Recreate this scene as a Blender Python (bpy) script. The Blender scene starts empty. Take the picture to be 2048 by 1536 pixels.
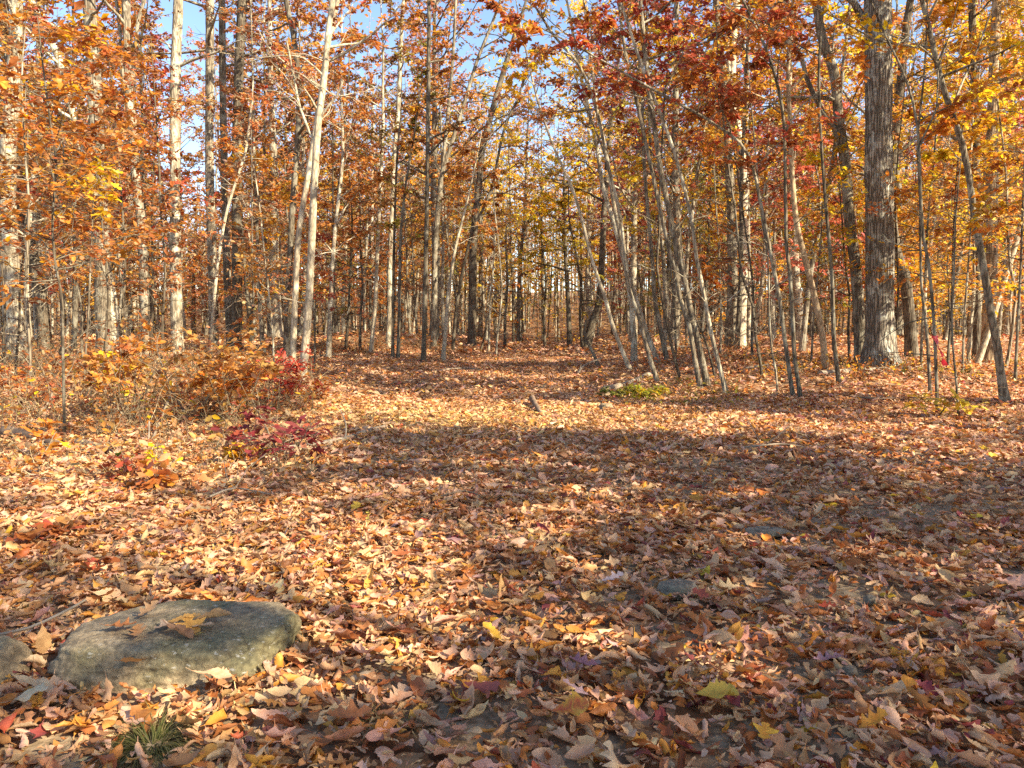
import bpy, bmesh, math, random
import numpy as np
from mathutils import noise as mnoise, Vector

RNG = np.random.default_rng(11)
random.seed(5)
SC = bpy.context.scene
COL = SC.collection

# ------------------------------------------------------------------ camera model
F_PX = 1547.0            # focal length for a 2048 px wide frame
CAM_Z = 1.45
PITCH = math.atan((768 - 640) / F_PX)
CP, SP = math.cos(PITCH), math.sin(PITCH)

SUN_AZ = math.radians(122)      # clockwise from the view direction (+Y)
SUN_EL = math.radians(36)
SUN = np.array([math.sin(SUN_AZ) * math.cos(SUN_EL), math.cos(SUN_AZ) * math.cos(SUN_EL), math.sin(SUN_EL)])


def smooth(a, b, x):
    t = np.clip((x - a) / (b - a), 0, 1)
    return t * t * (3 - 2 * t)


def path_x(y):
    """Centre line of the woodland track."""
    y = np.asarray(y, float)
    return 0.2 + 0.022 * y + 0.25 * np.sin(y * 0.11)


def hgt(x, y):
    """Terrain height."""
    x = np.asarray(x, float); y = np.asarray(y, float)
    z = 0.05 * np.sin(x * 0.35 + 1.3) * np.sin(y * 0.27 + 0.4) + 0.03 * np.sin(x * 0.9 + y * 0.5) + 0.015 * np.sin(x * 2.1 - y * 1.7)
    near = smooth(2, 9, np.hypot(x, y))
    z = z * near
    side = smooth(1.8, 5.0, np.abs(x - path_x(y)))
    z = z + 0.16 * side * smooth(9, 20, y) + 0.30 * smooth(2.2, 4.6, np.abs(x - path_x(y) - 0.3)) * smooth(23, 36, y)
    z = z + 0.42 * np.exp(-(((x + 6.6) / 2.4) ** 2 + ((y - 34) / 5.0) ** 2))
    z = z + 0.30 * np.exp(-(((x - 7.5) / 4.0) ** 2 + ((y - 23) / 5.0) ** 2))
    z = z - 0.03 * np.clip(y - 46, 0, 16) + 0.075 * np.clip(y - 72, 0, 110) + 0.04 * np.clip(y - 184, 0, 120)
    return z


def ray(u, v):
    a = (u - 1024) / F_PX
    b = (768 - v) / F_PX
    return np.array([a, CP + b * SP, -SP + b * CP])


def at_depth(u, v, y):
    r = ray(u, v)
    k = y / r[1]
    return np.array([r[0] * k, y, CAM_Z + r[2] * k])


TT = np.arange(0.5, 160, 0.05)


def ground_at(u, v):
    r = ray(u, v)
    dz = CAM_Z + r[2] * TT - hgt(r[0] * TT, r[1] * TT)
    i = int(np.argmax(dz < 0)) if (dz < 0).any() else len(TT) - 1
    k = 0.0 if i == 0 else dz[i - 1] / max(dz[i - 1] - dz[i], 1e-9)
    t = TT[max(i - 1, 0)] + 0.05 * min(max(k, 0), 1)
    x, y = r[0] * t, r[1] * t
    return np.array([x, y, float(hgt(x, y))])


def to_px(P):
    """World points (n,3) -> pixel u, v and depth."""
    d = P - np.array([0, 0, CAM_Z])
    f = d[:, 1] * CP - d[:, 2] * SP
    up = d[:, 1] * SP + d[:, 2] * CP
    f = np.where(np.abs(f) < 1e-3, 1e-3, f)
    return 1024 + F_PX * d[:, 0] / f, 768 - F_PX * up / f, f


# ------------------------------------------------------------------ nodes / materials
def new_mat(name):
    m = bpy.data.materials.new(name)
    m.use_nodes = True
    nt = m.node_tree
    nt.nodes.clear()
    out = nt.nodes.new('ShaderNodeOutputMaterial')
    return m, nt, out


def N(nt, kind, **kw):
    n = nt.nodes.new(kind)
    for k, v in kw.items():
        if k in n.inputs:
            n.inputs[k].default_value = v
        else:
            setattr(n, k, v)
    return n


def ramp(nt, fac, stops, interp='LINEAR'):
    r = nt.nodes.new('ShaderNodeValToRGB')
    r.color_ramp.interpolation = interp
    el = r.color_ramp.elements
    while len(el) < len(stops):
        el.new(0.5)
    for e, (p, c) in zip(el, stops):
        e.position = p
        e.color = (*c, 1) if len(c) == 3 else c
    nt.links.new(fac, r.inputs['Fac'])
    return r.outputs['Color']


def mixc(nt, fac, a, b, mode='MIX'):
    m = nt.nodes.new('ShaderNodeMix')
    m.data_type = 'RGBA'
    m.blend_type = mode
    for s, v in ((m.inputs[0], fac), (m.inputs[6], a), (m.inputs[7], b)):
        if hasattr(v, 'is_output') or isinstance(v, bpy.types.NodeSocket):
            nt.links.new(v, s)
        elif isinstance(v, (int, float)):
            s.default_value = v
        else:
            s.default_value = (*v, 1)
    return m.outputs[2]


def attr(nt, name):
    a = nt.nodes.new('ShaderNodeAttribute')
    a.attribute_name = name
    return a


def mapped(nt, coord, scale, loc=(0, 0, 0)):
    tc = nt.nodes.new('ShaderNodeTexCoord')
    mp = nt.nodes.new('ShaderNodeMapping')
    mp.inputs['Scale'].default_value = scale
    mp.inputs['Location'].default_value = loc
    nt.links.new(tc.outputs[coord], mp.inputs['Vector'])
    return mp.outputs['Vector']


def leaf_material(name, trans, rough=0.6, veins=False, tint=True):
    m, nt, out = new_mat(name)
    c = attr(nt, 'Col').outputs['Color']
    if tint:
        oi = nt.nodes.new('ShaderNodeObjectInfo')
        c = mixc(nt, 1.0, c, oi.outputs['Color'], 'MULTIPLY')
    bump = None
    if veins:
        uv = attr(nt, 'luv').outputs['Vector']
        sx = nt.nodes.new('ShaderNodeSeparateXYZ')
        nt.links.new(uv, sx.inputs[0])
        ab = N(nt, 'ShaderNodeMath', operation='ABSOLUTE')
        nt.links.new(sx.outputs['Y'], ab.inputs[0])
        # slanted side veins
        k = N(nt, 'ShaderNodeMath', operation='MULTIPLY_ADD')
        nt.links.new(ab.outputs[0], k.inputs[0]); k.inputs[1].default_value = -0.30
        nt.links.new(sx.outputs['X'], k.inputs[2])
        s = N(nt, 'ShaderNodeMath', operation='MULTIPLY'); s.inputs[1].default_value = 46.0
        nt.links.new(k.outputs[0], s.inputs[0])
        sn = N(nt, 'ShaderNodeMath', operation='SINE')
        nt.links.new(s.outputs[0], sn.inputs[0])
        vein = N(nt, 'ShaderNodeMapRange'); vein.inputs[1].default_value = 0.72; vein.inputs[2].default_value = 1.0
        nt.links.new(sn.outputs[0], vein.inputs[0])
        mid = N(nt, 'ShaderNodeMapRange'); mid.inputs[1].default_value = 0.07; mid.inputs[2].default_value = 0.0
        nt.links.new(ab.outputs[0], mid.inputs[0])
        mx = N(nt, 'ShaderNodeMath', operation='MAXIMUM')
        nt.links.new(vein.outputs[0], mx.inputs[0]); nt.links.new(mid.outputs[0], mx.inputs[1])
        f = N(nt, 'ShaderNodeMath', operation='MULTIPLY'); f.inputs[1].default_value = 0.30
        nt.links.new(mx.outputs[0], f.inputs[0])
        dark = mixc(nt, 1.0, c, (0.62, 0.56, 0.50), 'MULTIPLY')
        c = mixc(nt, f.outputs[0], c, dark)
        # blotches
        nz = N(nt, 'ShaderNodeTexNoise'); nz.inputs['Scale'].default_value = 22; nz.inputs['Detail'].default_value = 4
        nt.links.new(mapped(nt, 'Object', (1, 1, 1)), nz.inputs['Vector'])
        bl = ramp(nt, nz.outputs['Fac'], [(0.28, (0.70, 0.62, 0.54)), (0.50, (1, 1, 1)), (0.75, (1.0, 1.0, 1.0))])
        c = mixc(nt, 1.0, c, bl, 'MULTIPLY')
        bp = N(nt, 'ShaderNodeBump'); bp.inputs['Strength'].default_value = 0.12; bp.inputs['Distance'].default_value = 0.002
        nt.links.new(sn.outputs[0], bp.inputs['Height'])
        bump = bp.outputs['Normal']
    p = N(nt, 'ShaderNodeBsdfPrincipled')
    p.inputs['Roughness'].default_value = rough
    p.inputs['Specular IOR Level'].default_value = 0.35
    nt.links.new(c, p.inputs['Base Color'])
    if bump:
        nt.links.new(bump, p.inputs['Normal'])
    t = N(nt, 'ShaderNodeBsdfTranslucent')
    nt.links.new(c, t.inputs['Color'])
    mx = N(nt, 'ShaderNodeMixShader')
    mx.inputs[0].default_value = trans
    nt.links.new(p.outputs[0], mx.inputs[1])
    nt.links.new(t.outputs[0], mx.inputs[2])
    nt.links.new(mx.outputs[0], out.inputs[0])
    return m


def bark_material(name, dark, light, lichen, lich_amt, ridge=(6, 6, 0.8), bump=0.7, dist=0.03, lscale=3.5):
    m, nt, out = new_mat(name)
    v = mapped(nt, 'Object', ridge)
    n1 = N(nt, 'ShaderNodeTexNoise'); n1.inputs['Scale'].default_value = 2.2; n1.inputs['Detail'].default_value = 7; n1.inputs['Roughness'].default_value = 0.65
    nt.links.new(v, n1.inputs['Vector'])
    vo = N(nt, 'ShaderNodeTexVoronoi'); vo.feature = 'DISTANCE_TO_EDGE'; vo.inputs['Scale'].default_value = 2.6
    wv = mixc(nt, 0.35, v, n1.outputs['Color'])
    nt.links.new(v, vo.inputs['Vector'])
    crack = ramp(nt, vo.outputs['Distance'], [(0.0, (0, 0, 0)), (0.22, (1, 1, 1))])
    h = mixc(nt, 0.45, n1.outputs['Fac'], crack)
    c = ramp(nt, h, [(0.18, dark), (0.50, tuple(0.5 * (a + b) for a, b in zip(dark, light))), (0.80, light)])
    n2 = N(nt, 'ShaderNodeTexNoise'); n2.inputs['Scale'].default_value = lscale; n2.inputs['Detail'].default_value = 8; n2.inputs['Roughness'].default_value = 0.7
    nt.links.new(mapped(nt, 'Object', (1, 1, 0.7), (3.1, 1.7, 0.4)), n2.inputs['Vector'])
    lm = ramp(nt, n2.outputs['Fac'], [(0.62 - 0.2 * lich_amt, (0, 0, 0)), (0.70 - 0.2 * lich_amt, (1, 1, 1))])
    c = mixc(nt, lm, c, lichen)
    n3 = N(nt, 'ShaderNodeTexNoise'); n3.inputs['Scale'].default_value = 0.9; n3.inputs['Detail'].default_value = 3
    nt.links.new(mapped(nt, 'Object', (1, 1, 0.5)), n3.inputs['Vector'])
    big = ramp(nt, n3.outputs['Fac'], [(0.3, (0.72, 0.70, 0.68)), (0.7, (1.1, 1.08, 1.04))])
    c = mixc(nt, 1.0, c, big, 'MULTIPLY')
    oi = nt.nodes.new('ShaderNodeObjectInfo')
    c = mixc(nt, 1.0, c, oi.outputs['Color'], 'MULTIPLY')
    c = mixc(nt, 1.0, c, attr(nt, 'Col').outputs['Color'], 'MULTIPLY')
    p = N(nt, 'ShaderNodeBsdfPrincipled'); p.inputs['Roughness'].default_value = 0.88; p.inputs['Specular IOR Level'].default_value = 0.2
    nt.links.new(c, p.inputs['Base Color'])
    bp = N(nt, 'ShaderNodeBump'); bp.inputs['Strength'].default_value = bump; bp.inputs['Distance'].default_value = dist
    nt.links.new(h, bp.inputs['Height'])
    nt.links.new(bp.outputs['Normal'], p.inputs['Normal'])
    nt.links.new(p.outputs[0], out.inputs[0])
    return m


def plain_material(name, col, rough=0.8, noise=12.0, var=0.3, trans=0.0):
    m, nt, out = new_mat(name)
    nz = N(nt, 'ShaderNodeTexNoise'); nz.inputs['Scale'].default_value = noise; nz.inputs['Detail'].default_value = 5
    nt.links.new(mapped(nt, 'Object', (1, 1, 1)), nz.inputs['Vector'])
    c = ramp(nt, nz.outputs['Fac'], [(0.3, tuple(x * (1 - var) for x in col)), (0.7, tuple(x * (1 + var) for x in col))])
    p = N(nt, 'ShaderNodeBsdfPrincipled'); p.inputs['Roughness'].default_value = rough
    nt.links.new(c, p.inputs['Base Color'])
    bp = N(nt, 'ShaderNodeBump'); bp.inputs['Strength'].default_value = 0.5; bp.inputs['Distance'].default_value = 0.01
    nt.links.new(nz.outputs['Fac'], bp.inputs['Height']); nt.links.new(bp.outputs['Normal'], p.inputs['Normal'])
    if trans:
        t = N(nt, 'ShaderNodeBsdfTranslucent'); nt.links.new(c, t.inputs['Color'])
        mx = N(nt, 'ShaderNodeMixShader'); mx.inputs[0].default_value = trans
        nt.links.new(p.outputs[0], mx.inputs[1]); nt.links.new(t.outputs[0], mx.inputs[2])
        nt.links.new(mx.outputs[0], out.inputs[0])
    else:
        nt.links.new(p.outputs[0], out.inputs[0])
    return m


def stone_material(name, base, green, speck=0.6):
    m, nt, out = new_mat(name)
    v = mapped(nt, 'Object', (1, 1, 1))
    n1 = N(nt, 'ShaderNodeTexNoise'); n1.inputs['Scale'].default_value = 9; n1.inputs['Detail'].default_value = 10; n1.inputs['Roughness'].default_value = 0.7
    nt.links.new(v, n1.inputs['Vector'])
    c = ramp(nt, n1.outputs['Fac'], [(0.28, tuple(x * 0.30 for x in base)), (0.5, base), (0.70, tuple(x * 1.9 for x in base))])
    n2 = N(nt, 'ShaderNodeTexNoise'); n2.inputs['Scale'].default_value = 3.2; n2.inputs['Detail'].default_value = 5
    nt.links.new(v, n2.inputs['Vector'])
    gm = ramp(nt, n2.outputs['Fac'], [(0.45, (0, 0, 0)), (0.64, (0.85, 0.85, 0.85))])
    c = mixc(nt, gm, c, green)
    n3 = N(nt, 'ShaderNodeTexNoise'); n3.inputs['Scale'].default_value = 75; n3.inputs['Detail'].default_value = 3
    nt.links.new(mapped(nt, 'Object', (0.45, 0.8, 1)), n3.inputs['Vector'])
    sm = ramp(nt, n3.outputs['Fac'], [(0.62, (0, 0, 0)), (0.67, (speck, speck, speck))])
    n4 = N(nt, 'ShaderNodeTexNoise'); n4.inputs['Scale'].default_value = 4
    nt.links.new(v, n4.inputs['Vector'])
    s2 = ramp(nt, n4.outputs['Fac'], [(0.45, (0, 0, 0)), (0.6, (1, 1, 1))])
    sm = mixc(nt, 1.0, sm, s2, 'MULTIPLY')
    c = mixc(nt, sm, c, (0.50, 0.48, 0.42))
    # thin cracks and layering
    wz = mixc(nt, 0.22, v, n2.outputs['Color'])
    vc = N(nt, 'ShaderNodeTexVoronoi'); vc.feature = 'DISTANCE_TO_EDGE'; vc.inputs['Scale'].default_value = 5.5
    nt.links.new(wz, vc.inputs['Vector'])
    ck = ramp(nt, vc.outputs['Distance'], [(0.0, (0.68, 0.64, 0.58)), (0.03, (1, 1, 1))])
    n5 = N(nt, 'ShaderNodeTexNoise'); n5.inputs['Scale'].default_value = 2.6
    nt.links.new(v, n5.inputs['Vector'])
    cm = ramp(nt, n5.outputs['Fac'], [(0.48, (0, 0, 0)), (0.60, (1, 1, 1))])
    c = mixc(nt, cm, c, mixc(nt, 1.0, c, ck, 'MULTIPLY'))
    n6 = N(nt, 'ShaderNodeTexNoise'); n6.inputs['Scale'].default_value = 42; n6.inputs['Detail'].default_value = 6
    nt.links.new(v, n6.inputs['Vector'])
    gr = ramp(nt, n6.outputs['Fac'], [(0.35, (0.62, 0.60, 0.57)), (0.62, (1.18, 1.16, 1.12))])
    c = mixc(nt, 1.0, c, gr, 'MULTIPLY')
    p = N(nt, 'ShaderNodeBsdfPrincipled'); p.inputs['Roughness'].default_value = 0.85
    nt.links.new(c, p.inputs['Base Color'])
    bp = N(nt, 'ShaderNodeBump'); bp.inputs['Strength'].default_value = 1.0; bp.inputs['Distance'].default_value = 0.03
    nt.links.new(n1.outputs['Fac'], bp.inputs['Height']); nt.links.new(bp.outputs['Normal'], p.inputs['Normal'])
    nt.links.new(p.outputs[0], out.inputs[0])
    return m


M_CROWN = leaf_material('foliage', 0.56, 0.55)
M_NEARLEAF = leaf_material('foliage_near', 0.42, 0.5, veins=True)
M_LITTER = leaf_material('dry_leaf', 0.25, 0.55, veins=True)
M_LITTER_MID = leaf_material('dry_leaf_mid', 0.25, 0.55)
M_LITTER_FAR = leaf_material('dry_leaf_far', 0.2, 0.6)
M_BARK = bark_material('bark_grey', (0.095, 0.076, 0.055), (0.46, 0.40, 0.30), (0.54, 0.52, 0.42), 0.6)
M_OAKBARK = bark_material('bark_oak', (0.075, 0.064, 0.05), (0.33, 0.29, 0.23), (0.46, 0.46, 0.39), 0.52, ridge=(6.5, 6.5, 0.75), bump=1.0, dist=0.09, lscale=4.5)
M_SMOOTH = bark_material('bark_smooth', (0.20, 0.17, 0.125), (0.50, 0.44, 0.335), (0.56, 0.53, 0.43), 0.5, ridge=(6, 6, 2.0), bump=0.3, dist=0.01)
M_DEAD = plain_material('dead_wood', (0.27, 0.21, 0.145), 0.85, 9, 0.45)
M_ROT = plain_material('rotten_log', (0.16, 0.105, 0.065), 0.9, 8, 0.5)
M_STONE = stone_material('boulder_stone', (0.25, 0.19, 0.115), (0.17, 0.15, 0.07))
M_STONE_PALE = stone_material('pale_stone', (0.24, 0.19, 0.13), (0.18, 0.155, 0.09), 0.15)
M_RIBBON = plain_material('ribbon_plastic', (0.62, 0.035, 0.05), 0.4, 6, 0.12, trans=0.35)


# ------------------------------------------------------------------ mesh building
class MB:
    """Collects quads, per-vertex colours and leaf coordinates; becomes ONE mesh."""

    def __init__(self):
        self.V, self.F, self.C, self.U, self.n = [], [], [], [], 0
        self.M = []

    def add(self, V, F, C=None, U=None, mi=0):
        V = np.asarray(V, np.float32).reshape(-1, 3)
        F = np.asarray(F, np.int32).reshape(-1, 4)
        self.V.append(V)
        self.F.append(F + self.n)
        self.n += len(V)
        if C is None:
            C = np.ones((len(V), 3), np.float32)
        C = np.asarray(C, np.float32)
        if C.ndim == 1:
            C = np.tile(C, (len(V), 1))
        self.C.append(C)
        self.U.append(np.zeros((len(V), 3), np.float32) if U is None else np.asarray(U, np.float32))
        self.M.append(np.full(len(F), mi, np.int32))

    def mesh(self, name, mats, origin=(0, 0, 0), smooth_shade=True):
        me = bpy.data.meshes.new(name)
        V = np.concatenate(self.V) - np.asarray(origin, np.float32)
        F = np.concatenate(self.F)
        me.vertices.add(len(V))
        me.vertices.foreach_set('co', V.ravel().astype(np.float32))
        me.loops.add(F.size)
        me.loops.foreach_set('vertex_index', F.ravel())
        me.polygons.add(len(F))
        me.polygons.foreach_set('loop_start', np.arange(0, F.size, 4, dtype=np.int32))
        me.polygons.foreach_set('use_smooth', np.full(len(F), smooth_shade, bool))
        if not isinstance(mats, (list, tuple)):
            mats = [mats]
        for m in mats:
            me.materials.append(m)
        if len(mats) > 1:
            me.polygons.foreach_set('material_index', np.concatenate(self.M))
        me.update(calc_edges=True)
        c = me.attributes.new('Col', 'FLOAT_COLOR', 'POINT')
        C = np.concatenate(self.C)
        c.data.foreach_set('color', np.concatenate([C, np.ones((len(C), 1), np.float32)], 1).ravel())
        a = me.attributes.new('luv', 'FLOAT_VECTOR', 'POINT')
        a.data.foreach_set('vector', np.concatenate(self.U).ravel())
        return me


def link(name, me, parent=None, loc=None):
    o = bpy.data.objects.new(name, me)
    COL.objects.link(o)
    if parent is not None:
        o.parent = parent
    if loc is not None:
        o.location = loc
    return o


def tag(o, label=None, cat=None, group=None, kind=None):
    if label: o['label'] = label
    if cat: o['category'] = cat
    if group: o['group'] = group
    if kind: o['kind'] = kind
    return o


def empty(name, loc, label, cat, group=None):
    o = bpy.data.objects.new(name, None)
    o.empty_display_size = 0.2
    COL.objects.link(o)
    o.location = loc
    return tag(o, label, cat, group)


def resample(P, R, step):
    """Catmull-Rom through P with radii R, about one ring per STEP metres."""
    P = np.asarray(P, float); R = np.asarray(R, float)
    Q = np.vstack([2 * P[0] - P[1], P, 2 * P[-1] - P[-2]])
    outp, outr = [], []
    for i in range(len(P) - 1):
        p0, p1, p2, p3 = Q[i], Q[i + 1], Q[i + 2], Q[i + 3]
        n = max(1, int(np.linalg.norm(p2 - p1) / step))
        for k in range(n):
            t = k / n
            outp.append(0.5 * ((2 * p1) + (-p0 + p2) * t + (2 * p0 - 5 * p1 + 4 * p2 - p3) * t * t + (-p0 + 3 * p1 - 3 * p2 + p3) * t ** 3))
            outr.append(R[i] * (1 - t) + R[i + 1] * t)
    outp.append(P[-1]); outr.append(R[-1])
    return np.array(outp), np.array(outr)


def tube(mb, P, R, sides=6, col=None, rough=0.0, rng=RNG, mi=0):
    P = np.asarray(P, float); R = np.asarray(R, float)
    n = len(P)
    T = np.gradient(P, axis=0)
    T /= np.linalg.norm(T, axis=1)[:, None] + 1e-9
    ref = np.array([0.0, 1.0, 0.0]) if abs(T[0][1]) < 0.8 else np.array([1.0, 0, 0])
    A = np.cross(T, ref); A /= np.linalg.norm(A, axis=1)[:, None] + 1e-9
    B = np.cross(T, A)
    th = np.linspace(0, 2 * np.pi, sides, endpoint=False)
    rr = R[:, None] * np.ones((1, sides))
    if rough:
        ph = rng.uniform(0, 6.28, 6)
        t = np.arange(n)[:, None]
        rr = rr * (1 + rough * (np.sin(3 * th[None] + ph[0] + 0.13 * t) * 0.5 + np.sin(2 * th[None] + ph[1] - 0.21 * t) * 0.5 + np.sin(0.7 * t + ph[2]) * 0.35 + rng.normal(0, 0.35, (n, sides))))
    V = P[:, None, :] + rr[..., None] * (np.cos(th)[None, :, None] * A[:, None] + np.sin(th)[None, :, None] * B[:, None])
    i = np.arange(n - 1)[:, None] * sides; j = np.arange(sides)[None]
    jn = (j + 1) % sides
    F = np.stack([i + j, i + jn, i + sides + jn, i + sides + j], -1).reshape(-1, 4)
    mb.add(V.reshape(-1, 3), F, col, mi=mi)


def unit(v):
    v = np.asarray(v, float)
    return v / (np.linalg.norm(v, axis=-1, keepdims=True) + 1e-9)


# ---------------- leaf templates (length 1 along +X, midrib on y = 0)
def strip_leaf(widths, curl_l=0.0, curl_w=0.0, twist=0.0, ruffle=0.0, nw=5, slant=0.0, seed=0, stem=0.16):
    rg = np.random.default_rng(seed)
    n = len(widths)
    t = np.linspace(0, 1, n)
    s = np.linspace(-1, 1, nw)
    T, S = np.meshgrid(t, s, indexing='ij')
    W = np.asarray(widths)[:, None]
    asym = 1 + rg.normal(0, 0.10, (n, 1)) * (S > 0) + rg.normal(0, 0.10, (n, 1)) * (S < 0)
    y = S * W * asym
    x = T + slant * np.abs(S) * W
    U = np.stack([T, S * W / max(W.max(), 1e-3), 0 * T], -1)
    z = ruffle * (np.sin(T * 9 + rg.uniform(0, 6)) * S + 0.7 * np.sin(T * 15 + rg.uniform(0, 6)) * np.abs(S)) * W
    if abs(curl_w) > 1e-3:               # roll across the midrib
        a = y * curl_w / max(W.max(), 1e-3)
        k = max(W.max(), 1e-3) / curl_w
        z = z + k * (1 - np.cos(a)); y = k * np.sin(a)
    if abs(twist) > 1e-3:
        a = (x - 0.5) * twist
        y, z = y * np.cos(a) - z * np.sin(a), y * np.sin(a) + z * np.cos(a)
    if abs(curl_l) > 1e-3:               # bend along the length
        a = (x - 0.5) * curl_l
        R = 1 / curl_l
        x, z = (R - z) * np.sin(a) + 0.5, R - (R - z) * np.cos(a)
    V = np.stack([x - 0.5, y, z], -1).reshape(-1, 3)
    i = np.arange(n - 1)[:, None] * nw; j = np.arange(nw - 1)[None]
    F = np.stack([i + j, i + j + 1, i + nw + j + 1, i + nw + j], -1).reshape(-1, 4)
    if stem:
        m = nw // 2
        b = V[m]; d = b - V[nw + m]; d = d / (np.linalg.norm(d) + 1e-9)
        e = b + d * stem + np.array([0, 0.03, 0.02])
        q = len(V)
        V = np.vstack([V, b + [0, -0.012, 0.004], b + [0, 0.012, 0.004], e + [0, 0.008, 0], e + [0, -0.008, 0]])
        F = np.vstack([F, [[q, q + 1, q + 2, q + 3]]])
        U = np.vstack([U.reshape(-1, 3), np.zeros((4, 3))])
    return V.astype(np.float32), F.astype(np.int32), U.reshape(-1, 3).astype(np.float32)


def w_chestnut(n, teeth=8, fat=0.23):
    t = np.linspace(0, 1, n)
    w = fat * np.sin(np.pi * t ** 1.25) ** 0.8
    w = w * (1 + 0.07 * np.where(np.arange(n) % 2 == 0, 1, -1))
    w[0] = 0.01; w[-1] = 0.004
    return w


def w_oval(n, fat=0.24):
    t = np.linspace(0, 1, n)
    w = fat * np.sin(np.pi * t ** 0.9) ** 0.9
    w[0] = 0.01; w[-1] = 0.004
    return w


def w_oak(n, lobes=3.5, fat=0.36):
    t = np.linspace(0, 1, n)
    env = fat * np.sin(np.pi * np.clip(t, 0.02, 1) ** 0.85) ** 0.6
    tri = np.abs(((t * lobes) % 1.0) * 2 - 1)
    w = env * (0.28 + 0.72 * tri ** 1.1)
    w[0] = 0.01; w[-1] = 0.01
    return w


def template_set(n, nw, var, seed):
    rg = np.random.default_rng(seed)
    out = []
    for k in range(var):
        kind = (0, 3, 2, 0, 1, 3, 0, 2, 4, 3)[k % 10]
        cl = rg.uniform(-1.6, 2.2); cw = rg.uniform(0.5, 3.0) * (1 if rg.random() < 0.75 else -1)
        tw = rg.normal(0, 0.5); rf = rg.uniform(0.05, 0.28)
        if kind in (0, 3):
            w, sl = w_chestnut(n), 0.25
        elif kind == 1:
            w, sl = w_oak(n), 0.35; cw *= 0.6
        elif kind == 2:
            w, sl = w_oval(n, 0.23), 0.15
        else:
            w, sl = w_oak(n, 2.5, 0.44), 0.45; cw *= 0.4; cl *= 0.5
        out.append(strip_leaf(w, cl, cw, tw, rf, nw, sl, seed + k))
    return out


T_HI = template_set(17, 5, 30, 100)
T_MID = template_set(9, 3, 20, 300)
T_LOW = template_set(5, 3, 10, 500)
T_LOW = [(v[:-4], f[:-1], u[:-4]) for v, f, u in T_LOW]
# crown leaf: six corners folded on the midrib, two faces
_l6 = np.array([[0, 0, 0], [0.30, -0.24, 0.07], [0.68, -0.20, 0.06], [1, 0, -0.04], [0.68, 0.20, 0.06], [0.30, 0.24, 0.07]], np.float32)
T_SIX = [(_l6, np.array([[0, 1, 2, 3], [0, 3, 4, 5]], np.int32), np.zeros((6, 3), np.float32))]
_l4 = np.array([[0, 0, 0], [0.5, -0.3, 0.05], [1, 0, -0.05], [0.45, 0.32, 0.04]], np.float32)
T_FOUR = [(_l4, np.array([[0, 1, 2, 3]], np.int32), np.zeros((4, 3), np.float32))]
_nl = []
for _k in range(6):     # near foliage: toothed oak or chestnut outline, nearly flat
    _w = w_oak(11, 2.5, 0.36) if _k % 2 else w_chestnut(11, fat=0.22)
    _v, _f, _u = strip_leaf(_w, 0.5 - 0.3 * _k, 0.5, 0.2, 0.08, 3, 0.35 if _k % 2 else 0.2, 900 + _k, 0.12)
    _v = _v + np.array([0.5, 0, 0], np.float32)
    _nl.append((_v, _f, _u))
T_NEAR = _nl


def place(mb, templates, P, X, Z, S, C, mi=0, rng=RNG):
    """Put leaves at P with long axis X, normal about Z, size S, colour C (all arrays)."""
    n = len(P)
    if n == 0:
        return
    X = unit(X)
    Y = unit(np.cross(Z, X)); Zn = np.cross(X, Y)
    R = np.stack([X, Y, Zn], 1)          # rows: basis
    pick = rng.integers(0, len(templates), n)
    for k, (tv, tf, tu) in enumerate(templates):
        m = np.nonzero(pick == k)[0]
        if not len(m):
            continue
        V = np.einsum('vi,nij->nvj', tv, R[m]) * S[m][:, None, None] + P[m][:, None, :]
        nv = len(tv)
        Fk = tf[None] + (np.arange(len(m)) * nv)[:, None, None]
        mb.add(V.reshape(-1, 3), Fk.reshape(-1, 4), np.repeat(C[m], nv, 0), np.tile(tu, (len(m), 1)), mi)


# ------------------------------------------------------------------ where the sun reaches the ground (gaps in the crowns)
LIT = []      # (x, y, rx, ry) ellipses on the ground


def lit_px(u, v, ru, v0, v1):
    c = ground_at(u, v); a = ground_at(u - ru, v); t = ground_at(u, v0); b = ground_at(u, v1)
    LIT.append((c[0], (t[1] + b[1]) / 2, abs(c[0] - a[0]), abs(t[1] - b[1]) / 2))


lit_px(950, 836, 400, 806, 866)
lit_px(720, 822, 150, 788, 862)
lit_px(1500, 850, 300, 832, 868)
lit_px(1830, 835, 260, 815, 872)
lit_px(1850, 930, 190, 900, 958)
lit_px(300, 930, 330, 850, 1010)
lit_px(200, 1060, 330, 1000, 1130)
lit_px(480, 1150, 330, 1060, 1260)
lit_px(790, 1200, 130, 1120, 1300)
lit_px(830, 1330, 130, 1260, 1420)
lit_px(640, 1290, 90, 1230, 1360)
lit_px(250, 1475, 320, 1425, 1540)
lit_px(560, 1060, 160, 1030, 1100)
lit_px(1290, 790, 80, 776, 806)
lit_px(1180, 985, 120, 975, 1000)
lit_px(1060, 722, 150, 716, 727)
lit_px(1040, 752, 170, 746, 759)
lit_px(1010, 786, 110, 778, 793)
lit_px(770, 698, 100, 690, 708)
lit_px(1420, 735, 130, 725, 745)
lit_px(1800, 760, 200, 750, 770)
lit_px(1080, 1060, 60, 1045, 1080)


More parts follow.
